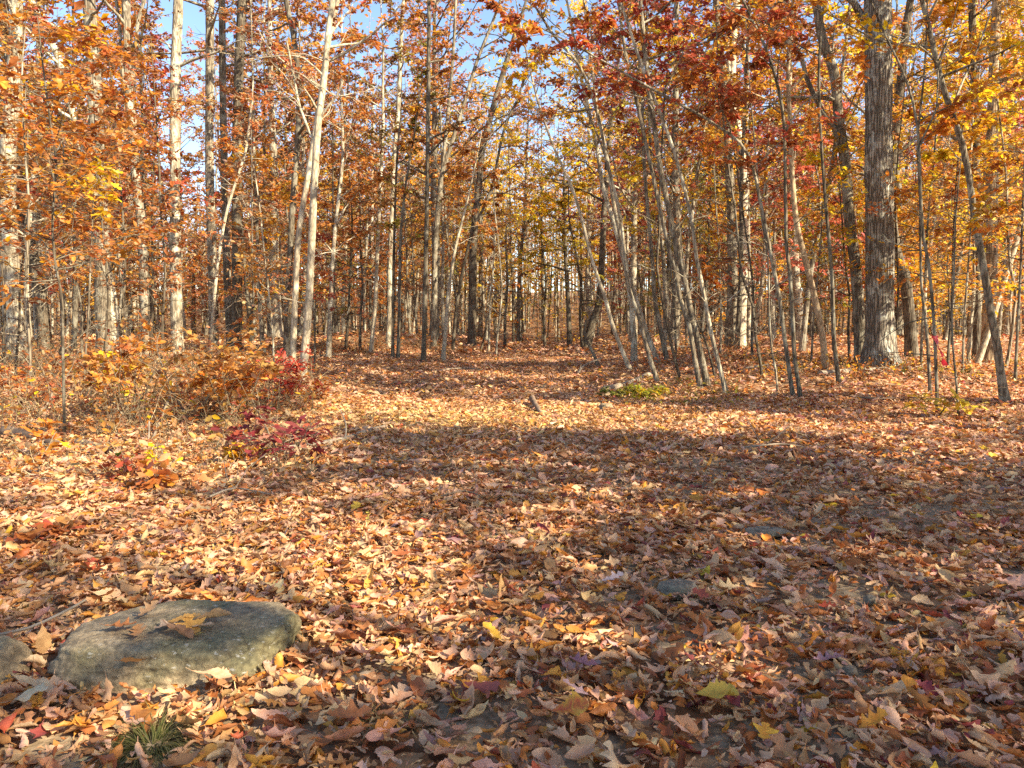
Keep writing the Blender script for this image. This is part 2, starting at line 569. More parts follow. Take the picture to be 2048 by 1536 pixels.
def lit_keep(P, rng=RNG):
    """True for the leaves that stay: crowns are open where their shade would fall in a sunny spot."""
    g = P - SUN[None] * ((P[:, 2]) / SUN[2])[:, None]
    k = np.zeros(len(P))
    for (x, y, rx, ry) in LIT:
        q = ((g[:, 0] - x) / rx) ** 2 + ((g[:, 1] - y) / ry) ** 2
        k = np.maximum(k, np.clip(1.35 - q, 0, 1))
    k = k + np.where(k > 0, 0.25 * np.sin(g[:, 0] * 5.1 + 1.2 * np.sin(g[:, 1] * 3.7)) * np.sin(g[:, 1] * 4.3), 0)
    return rng.random(len(P)) > np.clip(k * 2.2, 0, 0.995)


# ------------------------------------------------------------------ palettes (real leaf colours)
RUST = (0.40, 0.13, 0.035); ORANGE = (0.62, 0.24, 0.035); YELLOW = (0.78, 0.52, 0.02); AMBER = (0.55, 0.29, 0.075)
RED = (0.47, 0.10, 0.05); CRIMSON = (0.30, 0.055, 0.05); BROWN = (0.26, 0.12, 0.045); OLIVE = (0.34, 0.28, 0.04)
SALMON = (0.60, 0.24, 0.09); TAN = (0.55, 0.38, 0.20); GREEN = (0.14, 0.24, 0.03); GOLD = (0.76, 0.40, 0.02)


def pal_colors(pal, n, rng, jit=0.16):
    """pal: [(colour, weight), ...]"""
    c = np.array([p[0] for p in pal]); w = np.array([p[1] for p in pal], float); w /= w.sum()
    nb_ = n // 70 + 1
    idx = np.repeat(rng.choice(len(c), nb_, p=w), 70)[:n]          # neighbours on a branch share a colour
    idx = np.where(rng.random(n) < 0.3, rng.choice(len(c), n, p=w), idx)
    a = c[idx] * (1 + rng.normal(0, jit, (n, 1))) * np.repeat(rng.uniform(0.8, 1.2, nb_), 70)[:n, None]
    a = a * (1 + rng.normal(0, 0.07, (n, 3)))
    k = np.where(rng.random((n, 1)) < 0.15, rng.uniform(0.2, 0.5, (n, 1)), 0.0)     # pale undersides and dry leaves
    a = a * (1 - k) + np.array([0.62, 0.44, 0.26]) * k
    return np.clip(a, 0.01, 0.85)


# ------------------------------------------------------------------ trees
def wander(start, d, L, n, rng, up=0.0, wob=0.16):
    P = [np.array(start, float)]
    d = unit(d)
    for k in range(n):
        d = unit(d + rng.normal(0, wob, 3) + np.array([0, 0, up]))
        P.append(P[-1] + d * L / n)
    return np.array(P)


def branchwork(mb, stem, rad, rng, nb, f0, f1, blen, r_b, ntw, leaves_tw, leaf, flat, az=None, rise=0.35, droop=0.0, sides=4, conic=0.6, twl=0.45):
    """Limbs and twigs on a stem; returns the leaf arrays P, X, Z, S."""
    L = []
    n = len(stem)
    for b in range(nb):
        f = f0 + (f1 - f0) * ((b + rng.uniform(0, 1)) / nb)
        i = min(int(f * (n - 1)), n - 2)
        a = rng.uniform(0, 6.283) if az is None else az + rng.normal(0, 0.9)
        tan = unit(stem[min(i + 1, n - 1)] - stem[i])
        r = rise * rng.uniform(0.4, 1.5)
        d = unit(np.array([math.cos(a), math.sin(a), 0]) + tan * r)
        bl = blen * rng.uniform(0.6, 1.25) * (1 - conic * (f - f0) / max(f1 - f0, 1e-3) * 0.8)
        P = wander(stem[i], d, bl, 6, rng, up=-droop, wob=0.13)
        rb = min(r_b * (bl / blen), rad[i] * 0.6)
        tube(mb, P, np.linspace(rb, rb * 0.18, 7), sides)
        for k in range(ntw):
            j = rng.uniform(0.25, 1.0) * 6
            j0 = min(int(j), 5)
            s = P[j0] + (P[j0 + 1] - P[j0]) * (j - j0)
            bd = unit(P[j0 + 1] - P[j0])
            side = unit(np.cross(bd, [0, 0, 1])) * (1 if k % 2 else -1)
            td = unit(bd * rng.uniform(0.3, 0.9) + side * rng.uniform(0.4, 1.0) + np.array([0, 0, rng.normal(0, 0.18)]))
            tl = bl * twl * rng.uniform(0.5, 1.2)
            TP = wander(s, td, tl, 4, rng, wob=0.14)
            tube(mb, TP, np.linspace(max(rb * 0.34, 0.003), 0.002, 5), 3)
            m = leaves_tw
            if m <= 0:
                continue
            q = rng.uniform(0.1, 1.05, m) * 4
            q0 = np.clip(q.astype(int), 0, 3)
            pos = TP[q0] + (TP[q0 + 1] - TP[q0]) * (q - q0)[:, None]
            dirs = unit(TP[q0 + 1] - TP[q0])
            lat = unit(np.cross(dirs, [0, 0, 1])) * rng.choice([-1, 1], m)[:, None]
            X = unit(dirs * 0.5 + lat * 0.9 + rng.normal(0, 0.45, (m, 3)) + np.array([0, 0, -0.15]))
            Z = unit(np.array([0, 0, 1.0]) + rng.normal(0, 1 - flat, (m, 3)))
            S = leaf * rng.uniform(0.6, 1.25, m)
            L.append((pos + rng.normal(0, 0.03 * blen * 0.3, (m, 3)), X, Z, S))
    if not L:
        return None
    return tuple(np.concatenate([l[k] for l in L]) for k in range(4))


def bare_twigs(mb, stem, rad, rng, n, f0, f1, L):
    N_ = len(stem)
    for b in range(n):
        i = min(int(rng.uniform(f0, f1) * (N_ - 1)), N_ - 2)
        a = rng.uniform(0, 6.283)
        d = unit([math.cos(a), math.sin(a), rng.uniform(0.1, 0.9)])
        l = L * rng.uniform(0.4, 1.3)
        P = wander(stem[i], d, l, 5, rng, wob=0.2)
        r = min(0.012, rad[i] * 0.4)
        tube(mb, P, np.linspace(r, 0.003, 6), 4)
        for k in range(3):
            j = rng.integers(1, 5)
            d2 = unit((P[j + 1] - P[j]) + rng.normal(0, 0.03, 3) + unit(rng.normal(0, 1, 3)) * 0.7 * l / 5)
            tube(mb, wander(P[j], d2, l * rng.uniform(0.25, 0.6), 4, rng, wob=0.2), np.linspace(r * 0.55, 0.002, 5), 3)


HERO_XY = []     # places taken, with a clearance
HEROES = {}


def hero(name, label, pts, w, top, pal, bark=None, nb=16, f0=0.35, blen=1.6, ntw=6, ltw=22, leaf=0.125, flat=0.55, btint=(1, 1, 1),
         depth=None, twigs=15, twl=0.9, flare=0.35, group=None, az=None, seed=None, forks=(), sides=8, rise=0.5, near=False, cat='tree', lit=True, f1=1.0, extra_up=0.5, rough=0.05, f_tw=(0.12, 0.8)):
    """A tree whose stem follows the photographed one: pts are pixels from the base up, w the stem width in pixels (one per point or first and last)."""
    rng = np.random.default_rng(seed if seed is not None else int(pts[0][0] * 7 + pts[0][1]))
    g = ground_at(*pts[0][:2])
    d = g[1]
    HERO_XY.append((g[0], g[1]))
    if len(w) == 2 and len(pts) != 2:
        ws = np.linspace(w[0], w[1], len(pts))
    else:
        ws = np.array(w, float)
    P = [np.array([g[0], d, g[2] - 0.06])]
    R = [ws[0] / 2 * d / F_PX]
    yy = 0.0
    lean = rng.normal(0, 0.03)
    for (u, v), ww in zip(pts[1:], ws[1:]):
        z = at_depth(u, v, d)
        dep = d + lean * (z[2] - g[2])
        p = at_depth(u, v, dep)
        P.append(p); R.append(ww / 2 * dep / F_PX)
    dirn = unit(P[-1] - P[-2])
    hleft = top - (P[-1][2] - g[2])
    k = max(2, int(hleft / 1.2))
    r_end = R[-1]
    if hleft > 0.4:
        for i in range(k):
            dirn = unit(dirn + np.array([0, 0, extra_up / k]) + rng.normal(0, 0.05, 3))
            P.append(P[-1] + dirn * hleft / k)
            R.append(r_end * (1 - 0.9 * (i + 1) / k) + 0.004)
    S, SR = resample(P, R, 0.22 if top > 6 else 0.12)
    if flare:
        dist = np.linalg.norm(S - S[0], axis=1)
        SR = SR * (1 + flare * np.exp(-dist / (0.12 + SR[0] * 1.2)))
    mb = MB()
    tube(mb, S, SR, sides, rough=rough, rng=rng)
    for fk in forks:                       # traced limbs: (list of pixels, first and last width)
        FP = [at_depth(u, v, d) for u, v in fk[0]]
        for q in range(1, len(FP)):
            FP[q] = FP[q] + np.array([0, rng.normal(0, 0.15), 0])
        i = int(np.argmin(np.linalg.norm(S - FP[0], axis=1)))
        FP[0] = S[i]
        fp, fr = resample(FP, np.linspace(fk[1] / 2 * d / F_PX, fk[2] / 2 * d / F_PX, len(FP)), 0.25)
        tube(mb, fp, fr, 6, rough=0.06, rng=rng)
        bare_twigs(mb, fp, fr, rng, 5, 0.2, 1.0, twl)
    bare_twigs(mb, S, SR, rng, twigs, f_tw[0], f_tw[1], twl)
    root = empty(name, tuple(g), label, cat, group)
    lv = branchwork(mb, S, SR, rng, nb, f0, f1, blen, 0.03 + 0.012 * blen, ntw, ltw, leaf, flat, az=az, rise=rise) if nb else None
    t = link('trunk' if cat == 'tree' else 'stem', mb.mesh('trunk', bark or M_BARK, origin=g), root)
    if btint == (1, 1, 1):
        btint = tuple(np.array([1, 0.95, 0.88]) * rng.uniform(0.42, 0.8))
    t.color = (*btint, 1)
    if lv is not None and len(lv[0]):
        Pl, X, Z, Sz = lv
        keep = lit_keep(Pl, rng) if lit else np.ones(len(Pl), bool)
        u, v, f = to_px(Pl)
        Pl, X, Z, Sz = Pl[keep], X[keep], Z[keep], Sz[keep]
        if len(Pl):
            cb = MB()
            place(cb, T_NEAR if near else T_SIX, Pl, X, Z, Sz, pal_colors(pal, len(Pl), rng), rng=rng)
            link('crown' if cat == 'tree' else 'leaves', cb.mesh('crown', M_NEARLEAF if near else M_CROWN, origin=g), root)
    HEROES[name] = root
    return root


P_RUST = [(RUST, 2.5), (ORANGE, 2), (BROWN, 1.3), (AMBER, 1.6), (TAN, 0.9), (GOLD, 0.9)]
P_RUSTRED = [(RUST, 2.2), (RED, 1), (ORANGE, 1.5), (BROWN, 0.8), (SALMON, 0.8), (AMBER, 0.8)]
P_SALMON = [(SALMON, 2.5), (ORANGE, 1.5), (RUST, 0.9), (RED, 0.4), (TAN, 1)]
P_ORANGE = [(ORANGE, 3), (GOLD, 1.5), (RUST, 1)]
P_GOLD = [(GOLD, 3), (YELLOW, 2.4), (ORANGE, 1), (AMBER, 0.8)]
P_YELLOW = [(YELLOW, 3), (OLIVE, 1.5), (GOLD, 1)]
P_OLIVE = [(OLIVE, 2), (AMBER, 1.5), (BROWN, 1), (RUST, 1)]
P_CRIM = [(CRIMSON, 3), (RED, 1), (RUST, 1.3), (ORANGE, 0.9), (SALMON, 0.5)]
P_RED = [(RED, 2.5), (RUST, 2), (ORANGE, 1)]
P_AMBER = [(AMBER, 2), (ORANGE, 1.5), (TAN, 1), (RUST, 1)]

DARK = (0.36, 0.33, 0.30); PALE = (1.08, 1.05, 0.98); MIDB = (0.62, 0.59, 0.55)

# ---- left side
hero('tall_tree', 'thick pale mossy trunk standing at the left edge of the clearing', [(35, 722), (28, 640), (20, 540), (16, 430), (15, 330), (24, 200), (32, 80), (34, 0)], (40, 22), 22, P_RUST, btint=PALE, nb=16, f0=0.4, blen=3, flare=0.5)
hero('tall_tree', 'dark thick trunk in shade just right of the thick pale mossy trunk', [(92, 700), (84, 620), (72, 540), (45, 420), (38, 330), (26, 200), (12, 60)], (26, 17), 20, P_RUST, btint=DARK, nb=14, f0=0.45, blen=3)
hero('tall_tree', 'broad dark trunk rising behind the rust leaves, blotched with sun near its top', [(214, 712), (206, 620), (204, 500), (196, 350), (190, 200), (184, 90), (178, 0)], (34, 24), 23, P_RUST, btint=MIDB, nb=16, f0=0.42, blen=3)
hero('slender_tree', 'short lit trunk beside the foot of the broad dark trunk', [(236, 712), (230, 680), (222, 620), (214, 540), (205, 450), (170, 330), (140, 200), (118, 120), (90, 60), (62, 0)], (16, 12), 17, P_RUSTRED, btint=PALE, nb=12, f0=0.4, blen=2.2)
hero('forked_tree', 'forked trunk with a dark limb splitting off to the upper right', [(296, 712), (290, 620), (283, 450), (276, 400), (270, 340), (264, 240), (257, 170), (252, 0)], (19, 16), 20, P_RUST, forks=[([(260, 180), (268, 120), (280, 50), (296, -20)], 9, 6), ([(259, 210), (245, 130), (232, 60), (226, -10)], 9, 6)], nb=14, f0=0.4, blen=2.4)
hero('tall_tree', 'straight sunlit trunk with dark blotches in front of blue sky', [(355, 708), (353, 620), (351, 500), (350, 400), (350, 205), (353, 100), (357, -5)], (24, 19), 22, P_SALMON, btint=PALE, nb=12, f0=0.45, blen=2.6)
hero('tall_tree', 'straight grey trunk crossed by a dark level bough, left of three close trunks', [(428, 700), (426, 600), (424, 512), (419, 340), (419, 205), (420, 17), (420, -30)], (19, 16), 22, P_SALMON, nb=10, f0=0.5, blen=2.5, forks=[([(419, 105), (390, 108), (350, 107), (290, 103)], 7, 3)])
hero('tall_tree', 'middle trunk of three close trunks', [(461, 698), (456, 600), (453, 512), (449, 340), (445, 150), (444, 20)], (16, 13), 21, P_SALMON, btint=MIDB, nb=10, f0=0.5, blen=2.5)
hero('tall_tree', 'dark trunk at the right of three close trunks', [(470, 700), (474, 620), (474, 512), (473, 340), (477, 170), (483, 30), (486, -10)], (22, 18), 22, P_SALMON, btint=DARK, nb=10, f0=0.5, blen=2.5, forks=[([(482, 110), (515, 100), (545, 85), (570, 70)], 6, 3), ([(482, 60), (510, 80), (545, 120), (575, 170)], 6, 3)])
hero('sapling', 'thin white stem leaning across the three close trunks', [(420, 722), (425, 650), (431, 570), (444, 470), (460, 400), (489, 310), (500, 240)], (7, 5), 9, P_SALMON, btint=PALE, nb=8, f0=0.6, blen=1, bark=M_SMOOTH)
hero('slender_tree', 'pale crooked trunk left of the clean light trunk', [(584, 748), (588, 655), (592, 560), (595, 495), (602, 430), (612, 376), (626, 290), (640, 200), (652, 110), (672, 20)], (13, 9), 14, P_SALMON, btint=PALE, bark=M_SMOOTH, nb=12, f0=0.4, blen=1.6, leaf=0.12)
hero('slender_tree', 'clean light trunk with a broken branch stub at the left of the track', [(604, 768), (609, 710), (615, 650), (620, 560), (625, 450), (630, 340), (637, 240), (649, 154), (656, 68), (666, -5)], (17, 11), 15, P_SALMON, btint=PALE, bark=M_SMOOTH, nb=16, f0=0.42, blen=1.9, leaf=0.12, forks=[([(637, 230), (655, 212), (675, 195), (690, 165)], 6, 3), ([(634, 290), (615, 260), (600, 215), (585, 160), (580, 90)], 6, 4), ([(650, 150), (610, 120), (560, 110), (500, 118)], 4, 2)])
hero('slender_tree', 'light trunk rising behind the crooked one, forked high up', [(572, 714), (578, 560), (586, 400), (596, 270), (597, 170), (588, 80), (572, 0)], (13, 10), 17, P_SALMON, nb=14, f0=0.4, blen=2)

# ---- beside the track, left
hero('slender_tree', 'pale slim trunk standing on the sunlit mound', [(741, 706), (746, 660), (750, 617), (753, 540), (757, 450), (762, 350), (766, 250)], (9, 6), 13, P_OLIVE, btint=PALE, bark=M_SMOOTH, nb=14, f0=0.45, blen=1.8)
hero('slender_tree', 'light trunk right of the slim one on the mound', [(777, 698), (779, 620), (780, 512), (786, 400), (790, 300), (796, 222), (800, 130)], (12, 8), 16, P_OLIVE, btint=PALE, nb=14, f0=0.45, blen=2)
hero('sapling', 'dark straight pole close beside a lighter pole on the left verge', [(785, 718), (786, 640), (787, 540), (790, 420), (795, 300)], (7, 4), 9, P_OLIVE, btint=DARK, nb=10, f0=0.45, blen=1.3)
hero('sapling', 'lighter pole close beside a dark pole on the left verge', [(796, 718), (799, 600), (801, 480), (806, 420), (813, 359), (830, 260)], (7, 4), 9, P_OLIVE, nb=10, f0=0.45, blen=1.3)
hero('slender_tree', 'very straight dark pole standing at the left edge of the track', [(847, 724), (849, 640), (852, 500), (854, 400), (856, 240), (857, 140), (858, 20)], (10, 7), 13, P_RUST, btint=DARK, nb=12, f0=0.5, blen=1.6, twigs=14)
hero('slender_tree', 'sunlit trunk splitting into dark climbing limbs left of the track', [(867, 700), (869, 620), (870, 512), (876, 410), (884, 350), (902, 290), (929, 205), (955, 120), (987, 40)], (12, 6), 15, P_RUST, nb=16, f0=0.4, blen=2.0, forks=[([(872, 480), (880, 380), (892, 260), (905, 120), (912, 0)], 9, 5)])
hero('slender_tree', 'pale thin trunk with bare pale twigs at the left edge of the track', [(886, 722), (892, 650), (897, 583), (905, 530), (912, 490), (925, 440), (935, 400)], (9, 4), 7.5, P_AMBER, btint=PALE, bark=M_SMOOTH, nb=6, f0=0.6, blen=1.1, twigs=22, twl=1.3, f_tw=(0.45, 1.0))
hero('tall_tree', 'dark trunk with a sunlit foot closing the view beside the track', [(943, 692), (945, 600), (946, 500), (950, 440), (958, 370), (964, 300), (985, 220), (1005, 150), (1030, 70)], (17, 9), 19, P_RUST, btint=DARK, nb=16, f0=0.35, blen=2.6)
hero('sapling', 'leaning dark stem arching up to the right over the track', [(905, 700), (915, 600), (940, 480), (965, 420), (985, 370), (1008, 260), (1039, 188), (1066, 95)], (7, 4), 12, P_RUST, btint=DARK, nb=12, f0=0.4, blen=1.8)
hero('sapling', 'thin white stem at the far end of the track', [(977, 706), (979, 650), (981, 600), (986, 540), (990, 480)], (5, 3), 7, P_AMBER, btint=PALE, nb=6, f0=0.6, blen=0.9, twigs=14)
hero('sapling', 'bent thin white stem at the far end of the track', [(992, 713), (995, 670), (1001, 620), (1003, 570), (998, 500)], (5, 3), 7, P_AMBER, btint=PALE, nb=6, f0=0.6, blen=0.9, twigs=14)
hero('sapling', 'bare dark sapling bowed in an arch over the far track', [(962, 700), (984, 606), (1010, 575), (1055, 541), (1086, 531)], (4, 2), 3.2, P_AMBER, btint=DARK, nb=4, f0=0.6, blen=0.6, twigs=10, extra_up=0)

# ---- beside the track, right: the leaning poles
hero('slender_tree', 'dark upright trunk under yellow leaves at the far end of the track', [(1139, 692), (1137, 620), (1134, 560), (1131, 505), (1130, 440), (1128, 380)], (10, 6), 10.5, P_YELLOW, btint=DARK, nb=26, f0=0.4, blen=3.0, ntw=7, ltw=26, leaf=0.20)
hero('tall_tree', 'dark thick leaning trunk right of the track end', [(1172, 694), (1186, 645), (1199, 600), (1204, 520), (1208, 430), (1215, 330), (1225, 220)], (17, 9), 18, P_OLIVE, btint=DARK, nb=14, f0=0.4, blen=2.6)
hero('dead_sapling', 'short dead broken stem leaning at the right edge of the track', [(1199, 735), (1190, 715), (1178, 690), (1169, 668), (1172, 640)], (7, 4), 1.5, P_AMBER, nb=0, twigs=6, twl=0.5)
hero('leaning_tree', 'leftmost pale pole of the leaning row right of the track', [(1261, 739), (1240, 690), (1224, 647), (1208, 587), (1197, 559), (1180, 505), (1164, 440), (1142, 370), (1110, 300)], (9, 5), 11, P_YELLOW, btint=PALE, nb=12, f0=0.5, blen=1.5, bark=M_SMOOTH)
hero('slender_tree', 'upright sunlit trunk with a dark foot behind the leaning row', [(1268, 726), (1268, 680), (1265, 641), (1260, 587), (1251, 532), (1240, 491), (1227, 444), (1205, 370), (1193, 290), (1170, 190)], (13, 7), 13, P_YELLOW, btint=PALE, nb=14, f0=0.5, blen=1.7)
hero('leaning_tree', 'slim leaning pole with a green plant growing at its foot', [(1317, 766), (1298, 710), (1287, 669), (1276, 628), (1257, 573), (1250, 510), (1238, 420), (1216, 330), (1193, 220), (1158, 130), (1107, 70)], (9, 5), 11, P_RUSTRED, nb=14, f0=0.5, blen=1.6, forks=[([(1216, 330), (1193, 260), (1150, 190), (1085, 130)], 4, 2)])
hero('leaning_tree', 'leaning pole whose pale foot spreads on a leafy hump', [(1318, 726), (1298, 677), (1281, 628), (1262, 568), (1250, 520), (1240, 470), (1226, 400), (1215, 320), (1195, 220)], (11, 6), 13, P_OLIVE, btint=PALE, nb=14, f0=0.5, blen=1.8)
hero('leaning_tree', 'grey leaning pole just right of the leafy hump', [(1336, 726), (1322, 663), (1309, 595), (1306, 540), (1298, 450), (1290, 350), (1285, 260)], (10, 6), 13, P_RUSTRED, nb=12, f0=0.5, blen=1.8)
hero('sapling', 'thin dark leaning stem between the grey pole and the paired poles', [(1362, 758), (1344, 696), (1333, 641), (1322, 587), (1314, 532), (1318, 470), (1320, 380)], (6, 4), 9, P_RED, btint=DARK, nb=10, f0=0.5, blen=1.3)
hero('leaning_tree', 'thinner of two paired leaning poles with mottled bark', [(1402, 778), (1388, 710), (1377, 647), (1361, 600), (1350, 546), (1336, 491), (1327, 450), (1303, 340), (1275, 210), (1250, 100)], (11, 6), 12, P_CRIM, nb=18, f0=0.5, blen=1.9, ltw=26)
hero('leaning_tree', 'thicker of two paired leaning poles with mottled bark', [(1416, 774), (1399, 696), (1385, 641), (1372, 573), (1358, 518), (1344, 450), (1325, 360), (1308, 250), (1292, 120), (1280, 0)], (14, 8), 13, P_CRIM, nb=20, f0=0.5, blen=2.1, ltw=26)
hero('leaning_tree', 'pale leaning pole with a curved foot right of the paired poles', [(1455, 792), (1440, 737), (1426, 682), (1415, 628), (1402, 559), (1393, 518), (1385, 450), (1362, 350), (1330, 250), (1290, 150)], (10, 6), 11, P_CRIM, btint=PALE, nb=16, f0=0.5, blen=1.7, ltw=16)
hero('sapling', 'short dark stem leaning behind the paired poles', [(1432, 756), (1413, 688), (1388, 628), (1375, 570)], (5, 3), 4, P_RED, btint=DARK, nb=4, f0=0.6, blen=0.8)
hero('tall_tree', 'shaded broad trunk of the sunlit pair behind the leaning poles', [(1460, 698), (1463, 620), (1465, 560), (1464, 480), (1462, 400), (1456, 300), (1450, 180)], (24, 15), 21, P_RED, nb=16, f0=0.4, blen=2.8)
hero('tall_tree', 'bright whitish trunk of the sunlit pair, forked towards its top', [(1481, 700), (1483, 640), (1486, 560), (1487, 450), (1486, 342), (1476, 256), (1464, 205), (1466, 102), (1474, -5)], (20, 13), 21, P_RUSTRED, btint=(1.3, 1.28, 1.2), bark=M_SMOOTH, nb=16, f0=0.4, blen=2.6, forks=[([(1464, 210), (1440, 180), (1415, 155), (1395, 140)], 7, 5), ([(1465, 190), (1455, 100), (1458, 0)], 8, 6)])
hero('sapling', 'dark crooked stem in front of the bright whitish trunk', [(1526, 755), (1518, 710), (1511, 669), (1506, 614), (1496, 585), (1484, 550), (1478, 500), (1470, 420), (1455, 320)], (6, 4), 8, P_RED, btint=DARK, nb=8, f0=0.5, blen=1.1)
hero('sapling', 'thin stem with small pale fork between the whitish trunk and paired sunny stems', [(1556, 786), (1551, 740), (1543, 697), (1539, 640), (1536, 525), (1524, 440), (1515, 350)], (5, 3), 7, P_RED, nb=8, f0=0.55, blen=1.0, twigs=12)
hero('leaning_tree', 'left stem of a sunny pair, its top bending far left over the track', [(1587, 793), (1570, 681), (1560, 603), (1548, 541), (1532, 462), (1520, 400), (1506, 335), (1480, 286), (1416, 240), (1348, 202), (1290, 170)], (9, 5), 8.6, P_RED, nb=12, f0=0.45, blen=1.5, extra_up=0)
hero('slender_tree', 'right stem of a sunny pair, straight below and forked above', [(1602, 794), (1589, 712), (1585, 634), (1579, 541), (1573, 494), (1571, 400), (1567, 239), (1546, 137), (1519, 68), (1490, 10)], (9, 5), 11, P_RUSTRED, nb=14, f0=0.45, blen=1.5, forks=[([(1568, 270), (1600, 215), (1640, 180)], 4, 2)])
hero('leaning_tree', 'smooth tan trunk leaning behind the sunny pair', [(1651, 740), (1645, 672), (1626, 581), (1604, 494), (1592, 440), (1585, 360), (1580, 250)], (14, 9), 13, P_ORANGE, btint=(1.05, 0.9, 0.72), bark=M_SMOOTH, nb=14, f0=0.45, blen=1.9)
hero('slender_tree', 'straight mottled pole between the tan trunk and the great oak', [(1679, 768), (1672, 720), (1668, 681), (1664, 556), (1655, 447), (1649, 380), (1640, 239), (1638, 137), (1645, 30)], (9, 5), 12, P_ORANGE, nb=12, f0=0.5, blen=1.3, az=3.14)
hero('tall_tree', 'dark forking trunk close against the left side of the great oak', [(1722, 728), (1717, 619), (1710, 525), (1698, 431), (1692, 340), (1678, 240), (1668, 145), (1645, 80), (1632, -5)], (24, 17), 19, P_ORANGE, btint=MIDB, nb=16, f0=0.35, blen=2.6, forks=[([(1690, 300), (1665, 258), (1645, 222), (1614, 154), (1594, 103), (1553, 62), (1519, 27), (1480, -10)], 12, 6)])
# the great oak
hero('oak_tree', 'great lichen spotted oak with deep furrowed bark and flared foot', [(1760, 735), (1760, 722), (1760, 708), (1761, 681), (1760, 619), (1760, 525), (1759, 400), (1757, 342), (1757, 205), (1756, 102), (1755, 34), (1754, -40)], (92, 80, 68, 59, 53, 52, 50, 50, 49, 50, 51, 48), 24, P_ORANGE, bark=M_OAKBARK, nb=14, f0=0.5, blen=4, flare=0.0, sides=28, rough=0.035, twigs=5, forks=[([(1738, 60), (1722, 30), (1700, 8), (1672, -10)], 17, 12)], f_tw=(0.2, 0.5), btint=(1.15, 1.13, 1.1))
hero('tall_tree', 'dark curving trunk half hidden behind the right side of the great oak', [(1824, 716), (1819, 640), (1810, 556), (1796, 515), (1784, 440), (1786, 330), (1794, 240), (1803, 150), (1812, 60), (1822, -5)], (24, 14), 18, P_GOLD, btint=DARK, nb=18, f0=0.3, blen=2.8)
hero('sapling', 'slim pole directly left of the stem with the red ribbon', [(1861, 792), (1856, 700), (1851, 640), (1843, 572), (1841, 500), (1840, 400), (1836, 280)], (7, 4), 8, P_GOLD, nb=10, f0=0.5, blen=1.1, az=0.2)
RIB = hero('sapling', 'forked slim stem with a red ribbon tied to it', [(1876, 824), (1871, 712), (1867, 634), (1857, 525), (1847, 478), (1842, 400), (1838, 290), (1826, 205), (1800, 130), (1770, 70)], (7, 4), 7.5, P_ORANGE, nb=10, f0=0.5, blen=1.1, az=0.0, forks=[([(1838, 290), (1861, 222), (1881, 137), (1905, 60), (1922, 0)], 4, 2)])
hero('sapling', 'short thin stem right of the red ribbon', [(1918, 830), (1912, 759), (1906, 697), (1904, 628), (1908, 560)], (5, 3), 4, P_GOLD, nb=6, f0=0.6, blen=0.8)
hero('leaning_tree', 'mottled leaning tree with a flared foot at the right of the clearing', [(2012, 806), (2000, 740), (1996, 700), (1985, 644), (1973, 572), (1960, 494), (1948, 431), (1940, 366), (1925, 290), (1902, 222), (1881, 154), (1861, 68), (1843, -5)], (17, 9), 11, P_GOLD, nb=16, f0=0.4, blen=1.9, flare=0.5, forks=[([(1902, 222), (1935, 160), (1965, 90), (1990, 20)], 6, 3)])
hero('tall_tree', 'broad brown trunk with a spreading foot behind the mottled leaning tree', [(1975, 732), (1977, 690), (1980, 600), (1982, 431), (1984, 342), (1985, 222), (1989, 100), (1994, -5)], (30, 16), 20, P_GOLD, btint=(0.95, 0.8, 0.65), nb=18, f0=0.3, blen=3, flare=0.6)
hero('tall_tree', 'dark upright trunk left of the broad brown trunk', [(1953, 722), (1954, 600), (1953, 410), (1953, 308), (1948, 150), (1943, -5)], (16, 13), 20, P_GOLD, btint=DARK, nb=16, f0=0.3, blen=2.8)
hero('leaning_tree', 'sunlit pale stem leaning hard to the right edge', [(1952, 732), (1968, 690), (1989, 625), (2010, 556), (2029, 494), (2048, 425), (2070, 340), (2085, 250)], (13, 9), 13, P_GOLD, btint=PALE, nb=12, f0=0.45, blen=1.9, bark=M_SMOOTH)
hero('sapling', 'wavy thin stem right of the pale leaning one', [(2010, 740), (2020, 690), (2031, 587), (2021, 540), (2015, 450), (2012, 350)], (7, 4), 8, P_GOLD, nb=10, f0=0.4, blen=1.2)
hero('sapling', 'thin pale pole behind the red ribbon stem', [(1936, 730), (1940, 660), (1948, 587), (1947, 480), (1940, 380)], (7, 4), 8, P_GOLD, btint=PALE, nb=10, f0=0.4, blen=1.2)

# ---- understory at the left: leafy saplings with layered sprays
hero('sapling', 'dark thin near sapling with rust leaves and a bright yellow spray', [(129, 872), (128, 800), (126, 700), (124, 600), (110, 520), (105, 440), (112, 330), (100, 240)], (6, 4), 5.2, [(RUST, 2), (ORANGE, 3), (GOLD, 0.8)], btint=DARK, nb=26, f0=0.4, blen=1.35, ntw=6, ltw=6, leaf=0.15, flat=0.75, near=True, rise=0.3, lit=False)
hero('sapling', 'layered rust leaved sapling in front of the forked trunk', [(240, 740), (244, 640), (250, 540), (246, 440), (238, 330)], (6, 4), 8, P_RUSTRED, btint=DARK, nb=30, f0=0.25, blen=1.9, ntw=6, ltw=11, leaf=0.13, flat=0.75, rise=0.25, lit=False)
hero('sapling', 'red and rust leaved sapling between the blotched sunlit trunk and the forked one', [(322, 748), (325, 650), (330, 540), (322, 430), (318, 330)], (5, 4), 7.5, P_RUSTRED, btint=DARK, nb=26, f0=0.2, blen=1.8, ntw=6, ltw=10, leaf=0.13, flat=0.75, rise=0.25, lit=False)
hero('sapling', 'orange leaved sapling in front of the thick pale mossy trunk', [(62, 800), (60, 700), (52, 560), (58, 420), (50, 300)], (6, 4), 6.5, P_RUST, nb=26, f0=0.25, blen=1.6, ntw=6, ltw=9, leaf=0.14, flat=0.75, rise=0.25, lit=False)
